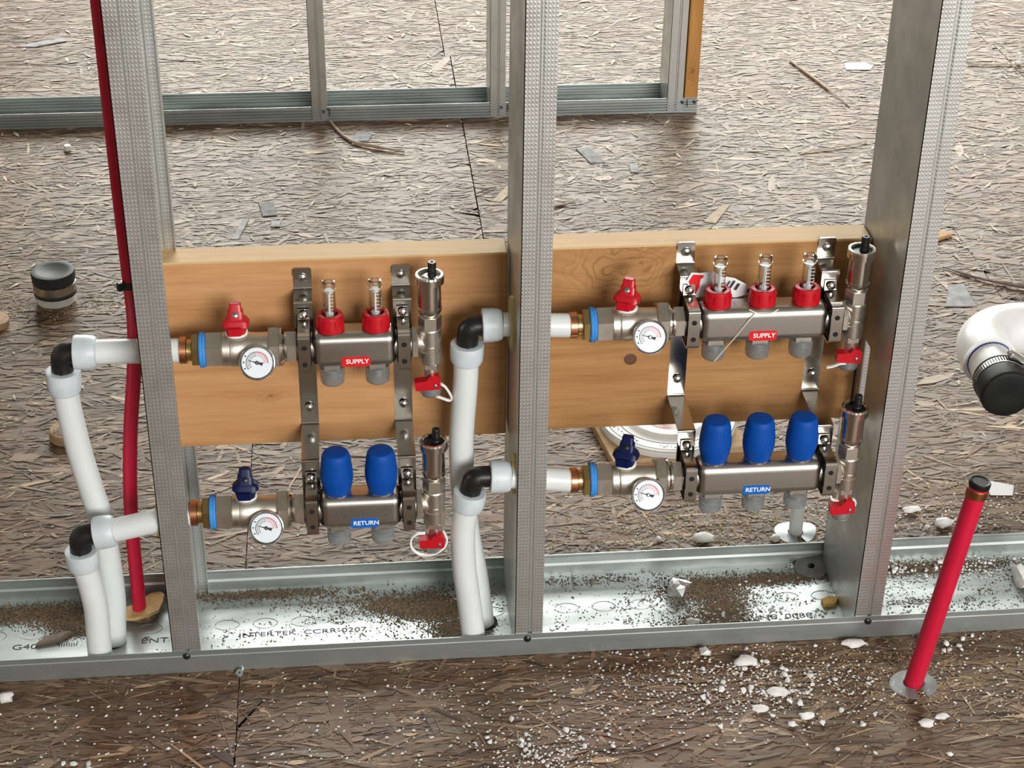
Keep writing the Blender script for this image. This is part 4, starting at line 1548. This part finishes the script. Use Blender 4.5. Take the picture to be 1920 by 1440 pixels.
# wood slugs, cap, bark, splinters
M_SLUG = pbr('wood_slug', (0.50, 0.34, 0.19), 0.8, noise=0.3, nscale=120)
M_SLUGTOP = pbr('slug_fluff', (0.55, 0.42, 0.32), 0.95, noise=0.5, nscale=200, bump=1.0, bscale=400)
t = thing('wood_slug', 'round wooden hole-saw slug on the floor beside the left white pipe', 'wood slug', (-189, 527, GZ))
b = B(); b.lathe([(22, 0), (23, 1), (23, 13), (21, 15)], (-189, 527, GZ), (0.06, -0.06, 1), 26)
part('disc', b, M_SLUG, t)
b = B(); b.ball((-189, 527, GZ + 14), 20, 12, (1.05, 1, 0.22), 0.14)
part('torn_face', b, M_SLUGTOP, t)
b = B(); b.lathe([(6, 0), (23, 0), (23, 12), (6, 12), (6, 0)], (-341, 870, GZ), (0.1, 0, 1), 24, False)
solo('wood_slug', b, M_SLUG, 'round wooden slug cut by the left edge of the picture', 'wood slug', (-341, 870, GZ))
b = B(); b.lathe([(6.2, 0), (6.6, 1), (6.6, 9), (5.6, 10.5), (0.5, 10.5)], (-308, 1556, GZ), (0, 0, 1), 18)
solo('bottle_top', b, M_WHITE, 'small white plastic cap lying left of the long red pipe', 'cap', (-308, 1556, GZ))
b = B()
b.tube(smooth_path([(194, 1655, 8), (206, 1620, 5), (222, 1580, 4), (244, 1546, 5), (270, 1530, 6), (300, 1515, 5), (335, 1500, 4)], 4), [2.0] * 4 + [2.8] * 8 + [3.6] * 8 + [2.4] * 5, 7)
solo('bark_strip', b, pbr('bark_strip_wood', (0.50, 0.38, 0.27), 0.8, noise=0.3, nscale=60), 'long curved strip of wood lying before the far track', 'wood strip', (250, 1560, GZ))
M_SPL = pbr('splinter_wood', (0.52, 0.42, 0.31), 0.8, noise=0.3, nscale=80)
M_SPL_D = pbr('weathered_splinter', (0.20, 0.15, 0.12), 0.8, noise=0.3, nscale=80)
for (p, r, m, lab) in (([(1192, 1935, 4), (1222, 1820, 4), (1256, 1672, 3)], [4, 6, 2], M_SPL, 'long splinter on the bright floor left of the rightmost stud, pointing down right'),
                       ([(1096, 1443, 3), (1160, 1462, 4), (1215, 1478, 5), (1242, 1492, 4)], [2.2, 2.6, 2.8, 2.2], M_SPL, 'pale curved splinter near the upper end of the rightmost stud'),
                       ([(1228, 955, 3), (1280, 905, 4), (1350, 862, 6)], [1.6, 3.4, 5], M_SPL_D, 'dark splinter above the white drain elbow'),
                       ([(455, 1300, 3), (472, 1312, 4), (497, 1330, 3)], [1.6, 2.2, 1.6], M_SPL_D, 'thin dark splinter left of the floor seam, above the left board'),
                       ([(585, 1236, 3), (610, 1244, 3), (635, 1252, 3)], [1.4, 2.6, 1.6], M_SPL_D, 'thin dark splinter just right of the middle near stud'),
                       ([(1575, 1890, 3), (1640, 1884, 4), (1760, 1876, 4)], [2.5, 3, 3], M_SPL, 'thin stick under the white clip at the top right')):
    b = B()
    q = smooth_path(p, 4)
    rr = [r[min(len(r) - 1, int(i / (len(q) - 1) * (len(r) - 1) + 0.5))] for i in range(len(q))]
    b.tube(q, [x_ * 0.62 for x_ in rr], 5)
    solo('splinter', b, m, lab, 'splinter', (p[0][0], p[0][1], GZ))
b = B(); b.rbox((1689, 1893, 14), (7, 8, 26), 1.5, 1); b.rbox((1689, 1890, 5), (9, 14, 7), 1.5, 1)
solo('plastic_clip', b, M_WHITE, 'small upright white clip at the top right edge', 'clip', (1689, 1893, GZ))
chunk('wood_chip', 1249, 1068, GZ, [(-26, -16), (2, -13), (34, 4), (22, 14), (-4, 20), (-26, 17)], 5, pbr('fresh_chip', (0.66, 0.38, 0.18), 0.7, noise=0.3, nscale=70),
      'orange wood chip poking out right of the rightmost stud', 'wood chip', None, 0.10)
# scraps of tape, shim and film
M_SHIM = pbr('grey_shim', (0.30, 0.30, 0.31), 0.7, noise=0.5, nscale=60, spec=0.2)
M_FILM = pbr('pale_film', (0.38, 0.375, 0.385), 0.6, noise=0.5, nscale=40, spec=0.25)
for (x, y, pts, rot, m, lab) in (
        (80, 1262, [(-11, -25), (15, -24), (12, 34), (-16, 36)], 0.08, M_SHIM, 'grey rectangular shim on the floor above the left board'),
        (94, 1204, [(-9, -12), (8, -14), (11, 10), (-7, 13)], 0.05, M_FILM, 'small pale scrap just below the grey shim'),
        (34, 1186, [(-10, -40), (3, -40), (9, 42), (-2, 44)], -0.12, M_FILM, 'narrow pale strip left of the grey shim'),
        (690, 1462, [(-6, -34), (24, -36), (8, 36), (-22, 38)], 0.05, M_SHIM, 'split grey scrap on the floor right of the middle near stud'),
        (765, 1400, [(-7, -20), (8, -22), (9, 20), (-8, 22)], -0.1, M_FILM, 'pale green-grey scrap right of the split grey scrap'),
        (1222, 852, [(-32, -34), (20, -38), (24, 40), (-2, 42), (-14, 12)], 0.0, M_FILM, 'translucent film wedge above the white drain elbow'),
        (-440, 2148, [(-50, -14), (-10, -22), (60, 6), (52, 26), (10, 14)], 0.1, M_FILM, 'crumpled clear film scrap in the upper left corner'),
        (1335, 1898, [(-32, -18), (20, -22), (34, 4), (18, 24), (-26, 22)], 0.0, M_PAPER, 'white torn paper scrap left of the rightmost stud near the top'),
        (250, 1585, [(-22, -26), (18, -24), (30, 20), (-4, 26)], 0.0, M_SHIM, 'grey square scrap beside the curved wood strip'),
        (512, 1305, [(-24, -36), (-8, -40), (28, 38), (6, 40)], -0.1, M_SPL, 'pale flat chip touching the floor seam'),
        (884, 1190, [(-26, -34), (-4, -40), (26, 40), (14, 44)], -0.15, M_SPL, 'pale slanted flake above the swirling knot'),
        (1105, 300, [(-20, -14), (10, -20), (22, 2), (-6, 18), (-20, 12)], 0.1, M_PAPER, 'white paper scrap behind the top of the short red pipe')):
    chunk('floor_scrap', x, y, GZ, pts, 1.2, m, lab, 'scrap', 'flat scraps on the floor', 0.0, rot)

# foil and foam
b = B(); b.ball((618, 98, 14), 15, 12, (1.05, 0.8, 0.8), 0.24)
solo('foil_ball', b, M_FOIL, 'crumpled silver foil in the track below the three-way manifold', 'foil', (618, 98, 2.6), None, 8)
FOAM = [(674, 211, 14, (1.25, 0.85, 0.6), 'white foam chunk behind the track, left of the white stub'),
        (768, 205, 9, (0.9, 1.0, 0.6), 'white foam chunk touching the zinc collar of the white stub'),
        (1000, 218, 13, (1.3, 0.8, 0.75), 'white foam block behind the track, left of the short red pipe'),
        (967, 256, 12, (1.4, 0.7, 0.4), 'flat white foam flake behind the track near the rightmost stud'),
        (1060, 90, 24, (0.6, 1.35, 0.6), 'large curved foam lump in the track at the right edge'),
        (677, -39, 14, (1.4, 0.9, 0.5), 'flat foam patch nearest the track in the foreground'),
        (701, -95, 13, (1.35, 0.9, 0.5), 'foam chip below the flat foam patch in the foreground'),
        (676, -121, 9, (1.4, 0.8, 0.5), 'small foam pair left of the lowest foam chip'),
        (726, -139, 10, (1.2, 0.7, 0.6), 'foam crumb heap right of the foam pair'),
        (860, -161, 11, (1.1, 0.8, 0.5), 'foam scrap below the short red pipe, left one'),
        (883, -151, 9, (1.2, 0.7, 0.4), 'foam scrap below the short red pipe, right one'),
        (815, -14, 13, (1.5, 0.8, 0.45), 'foam piece at the track edge below the rightmost stud'),
        (-191, -34, 11, (1.2, 0.9, 0.7), 'foam lump in the bottom left corner'),
        (631, -16, 10, (1.0, 0.9, 0.6), 'foam clump against the track in front of the foil'),
        (628, 40, 9, (1.2, 0.7, 0.6), 'grey foam bit on the sawdust under the foil'),
        (905, -18, 11, (1.2, 0.9, 0.6), 'foam piece at the track edge right of the short red pipe')]
for (x, y, s, sq, lab) in FOAM:
    lump('foam_piece', x, y, GZ if not 0 < y < 150 else 2.6, s, M_FOAM, lab, 'foam', 'white foam pieces', sq)
# screw lying in front of the track
b = B(); b.lathe([(5, 0), (5, 1), (2, 3.5)], (76, -9, 3.2), (0.3, 0.5, -0.4), 14); b.cyl((76, -9, 3.5), (80, -1, 1.8), 1.6, 8)
solo('loose_screw', b, M_SCREW, 'single loose screw on the floor before the leftmost stud', 'screw', (76, -9, 1))
# wood curl lying in the track at the left
chunk('wood_chip', -148, 70, 2.6, [(-22, -8), (6, -4), (22, 8), (10, 10), (-12, 4)], 5, M_SPL_D, 'brown wood chip in the track left of the white pipes', 'wood chip', None, 0.0, 0.1)
chunk('wood_chip', 806, 66, 2.6, [(-12, -5), (4, -7), (13, 2), (2, 8), (-10, 5)], 6, pbr('ochre_chip', (0.50, 0.30, 0.08), 0.7), 'ochre wood chip in the track before the rightmost stud', 'wood chip', None, 0.0, 0.2)

# larger white crumbs, one object each
CR = []
for (cx, cy, sx, sy, n) in ((690, -70, 110, 55, 34), (420, -170, 60, 40, 16), (1020, 195, 90, 40, 14), (960, 128, 90, 14, 14), (-60, -150, 140, 40, 8), (760, -150, 90, 40, 10), (920, -30, 60, 16, 10), (480, 190, 90, 24, 6)):
    for i in range(n):
        CR.append((random.gauss(cx, sx * 0.6), random.gauss(cy, sy * 0.6)))
crumb_mesh = []
for v_ in range(4):
    b = B(); b.ball((0, 0, 0.55), 1.0, 6, (1.1, 0.9, 0.6), 0.3)
    me = mesh_from(b, 'foam_crumb', (0, 0, 0), 60)
    me.materials.append(M_FOAM)
    crumb_mesh.append(me)


def crumb_zone(x, y):
    if y > 150:
        return 'white foam crumb scattered on the floor behind the near track', 'crumbs behind the near track'
    if y > 0:
        return 'white foam crumb lying in the near track', 'crumbs in the near track'
    if x < 250:
        return 'white foam crumb on the dark floor before the leftmost near stud', 'crumbs before the leftmost stud'
    if x < 540:
        return 'white foam crumb in the thick patch before the middle near stud', 'crumbs before the middle stud'
    if x < 800:
        return 'white foam crumb among the foam chips before the foil and track', 'crumbs among the foam chips'
    return 'white foam crumb strewn round the short leaning red pipe', 'crumbs round the short red pipe'


for i, (x, y) in enumerate(CR):
    if -5 < y < 6 or 140 < y < 162:
        continue
    o = bpy.data.objects.new('foam_crumb', crumb_mesh[i % 4])
    COL.objects.link(o)
    s = random.uniform(2.6, 4.6)
    o.scale = (s, s, s)
    o.location = (x * MM, y * MM, (2.8 if 0 < y < 150 else 1.4) * MM)
    o.rotation_euler.z = random.uniform(0, 6)
    o['label'], o['group'] = crumb_zone(x, y)
    o['category'] = 'foam crumb'


def scatter(name, m, label, cat, spots, base, flat=0.6):
    """uncountable litter as one object: tiny tetra/octa grains"""
    vs, fs = [], []
    for (x, y, z, s, el) in spots:
        a_ = random.uniform(0, 6.28)
        c_, s_ = math.cos(a_), math.sin(a_)
        n0 = len(vs)
        ring = []
        for q in range(4):
            th = q * math.pi / 2 + random.uniform(-0.3, 0.3)
            px, py = s * el * math.cos(th), s * math.sin(th)
            ring.append((x + px * c_ - py * s_, y + px * s_ + py * c_, z + s * flat * random.uniform(0.1, 0.4)))
        vs += ring + [(x, y, z + s * flat)]
        fs += [(n0 + q, n0 + (q + 1) % 4, n0 + 4) for q in range(4)]
    me = bpy.data.meshes.new(name)
    me.from_pydata([((p[0] - base[0]) * MM, (p[1] - base[1]) * MM, (p[2] - base[2]) * MM) for p in vs], [], fs)
    me.materials.append(m)
    o = bpy.data.objects.new(name, me)
    COL.objects.link(o)
    o.location = Vector(base) * MM
    o['label'] = label
    o['category'] = cat
    o['kind'] = 'stuff'
    return o


def cloud(lst, zf, s, el):
    out = []
    for (cx, cy, sx, sy, n) in lst:
        for i in range(n):
            x, y = random.gauss(cx, sx), random.gauss(cy, sy)
            out.append((x, y, zf, random.uniform(*s), random.uniform(*el)))
    return out


inside = lambda p: 3 < p[1] < 150
outside = lambda p: p[1] < -4 or p[1] > 159
W = cloud([(420, -180, 40, 26, 420), (690, -75, 90, 40, 800), (560, -90, 140, 50, 420), (1000, -70, 120, 50, 340), (0, -120, 180, 60, 340), (300, -90, 160, 60, 200),
           (1050, 210, 110, 50, 700), (850, 230, 70, 40, 420), (650, 215, 90, 30, 140), (330, 190, 60, 16, 160), (200, 400, 250, 160, 160), (-150, 350, 160, 160, 120),
           (700, 1300, 600, 500, 420), (0, 1200, 400, 400, 200)], 1.2, (0.5, 2.1), (1, 1.5))
scatter('foam_beads', M_FOAM, 'fine white foam beads strewn over the floor', 'foam beads', [p for p in W if outside(p)], (400, 300, 0), 0.9)
W = cloud([(990, 120, 120, 16, 520), (690, 40, 60, 16, 260), (920, 40, 60, 16, 160)], 2.6, (0.6, 2.4), (1, 1.4))
scatter('foam_beads', M_FOAM, 'fine white foam beads lying in the near track', 'foam beads', [p for p in W if inside(p)], (900, 80, 0), 0.9)
D = cloud([(310, 92, 34, 20, 900), (250, 112, 60, 14, 500), (335, 48, 22, 16, 380), (110, 138, 60, 6, 380), (500, 138, 60, 7, 220), (-190, 122, 60, 14, 700), (-130, 110, 30, 12, 300),
           (640, 108, 40, 16, 500), (672, 70, 22, 18, 420), (650, 40, 34, 14, 380), (740, 118, 60, 10, 380), (950, 128, 90, 10, 700), (560, 70, 120, 40, 260), (150, 70, 120, 40, 260), (980, 60, 90, 40, 300), (820, 50, 120, 30, 160)],
          2.6, (0.35, 1.25), (1, 2.6))
D = D + cloud([(312, 94, 24, 10, 2200), (338, 52, 13, 10, 1200), (270, 104, 24, 8, 700), (655, 106, 26, 11, 1500), (668, 62, 15, 14, 1300), (650, 38, 24, 10, 800),
               (-195, 124, 42, 8, 1700), (-135, 104, 15, 8, 700), (-128, 84, 12, 8, 300), (745, 122, 40, 6, 800), (950, 130, 70, 6, 1200), (95, 142, 50, 4, 700)], 2.7, (0.4, 1.1), (1, 2.2))
D = D + [(p[0] + random.gauss(0, 6), p[1] + random.gauss(0, 4), p[2], p[3] * random.uniform(0.5, 1), p[4]) for p in D for _ in range(2)]
D = [p for p in D if inside(p)]
scatter('sawdust', M_GRIT, 'dark grit and dirt specks in the near track', 'grit', D[::3], (300, 90, 0), 0.6)
scatter('sawdust', M_SAW, 'heaps of brown sawdust in the near track', 'sawdust', [p for i, p in enumerate(D) if i % 3], (300, 90, 0), 0.6)
S = cloud([(700, 235, 110, 40, 900), (560, 250, 90, 50, 300), (1000, 260, 120, 50, 420), (860, -85, 60, 40, 500), (690, -60, 100, 40, 700), (400, -60, 200, 60, 400), (-255, 930, 70, 30, 420), (1000, -90, 90, 50, 300)],
          1.3, (0.5, 1.5), (1.5, 5.0))
scatter('wood_shavings', pbr('shavings', (0.46, 0.33, 0.18), 0.85, noise=0.5, nscale=200), 'fine tan wood shavings strewn over the floor', 'shavings', [p for p in S if outside(p)], (600, 100, 0), 0.5)
F = []
for i in range(1500):
    x, y = random.uniform(-700, 2100), random.uniform(420, 2700)
    if YF - 10 < y < YF + DF + 10 and x < 950:
        continue
    F.append((x, y, 1.9, random.uniform(0.8, 3.6) * (0.6 + y / 2600), random.uniform(1.6, 5.0)))
scatter('wood_flakes', pbr('pale_flakes', (0.62, 0.55, 0.45), 0.7, noise=0.3, nscale=120), 'pale cream wood flakes strewn over the far floor', 'wood flakes', F, (600, 1500, 0), 0.22)
# drilled hole in the track floor behind the right-hand risers
b = B(); b.lathe([(17, 0), (17, 0.2)], (371, 64, 2.55), (0, 0, 1), 26)
part('drilled_hole', b, M_DARKHOLE, NEAR)
b = B(); b.lathe([(17, 0), (17, 0.2)], (-80, 64, 2.55), (0, 0, 1), 26)
part('drilled_hole', b, M_DARKHOLE, NEAR)
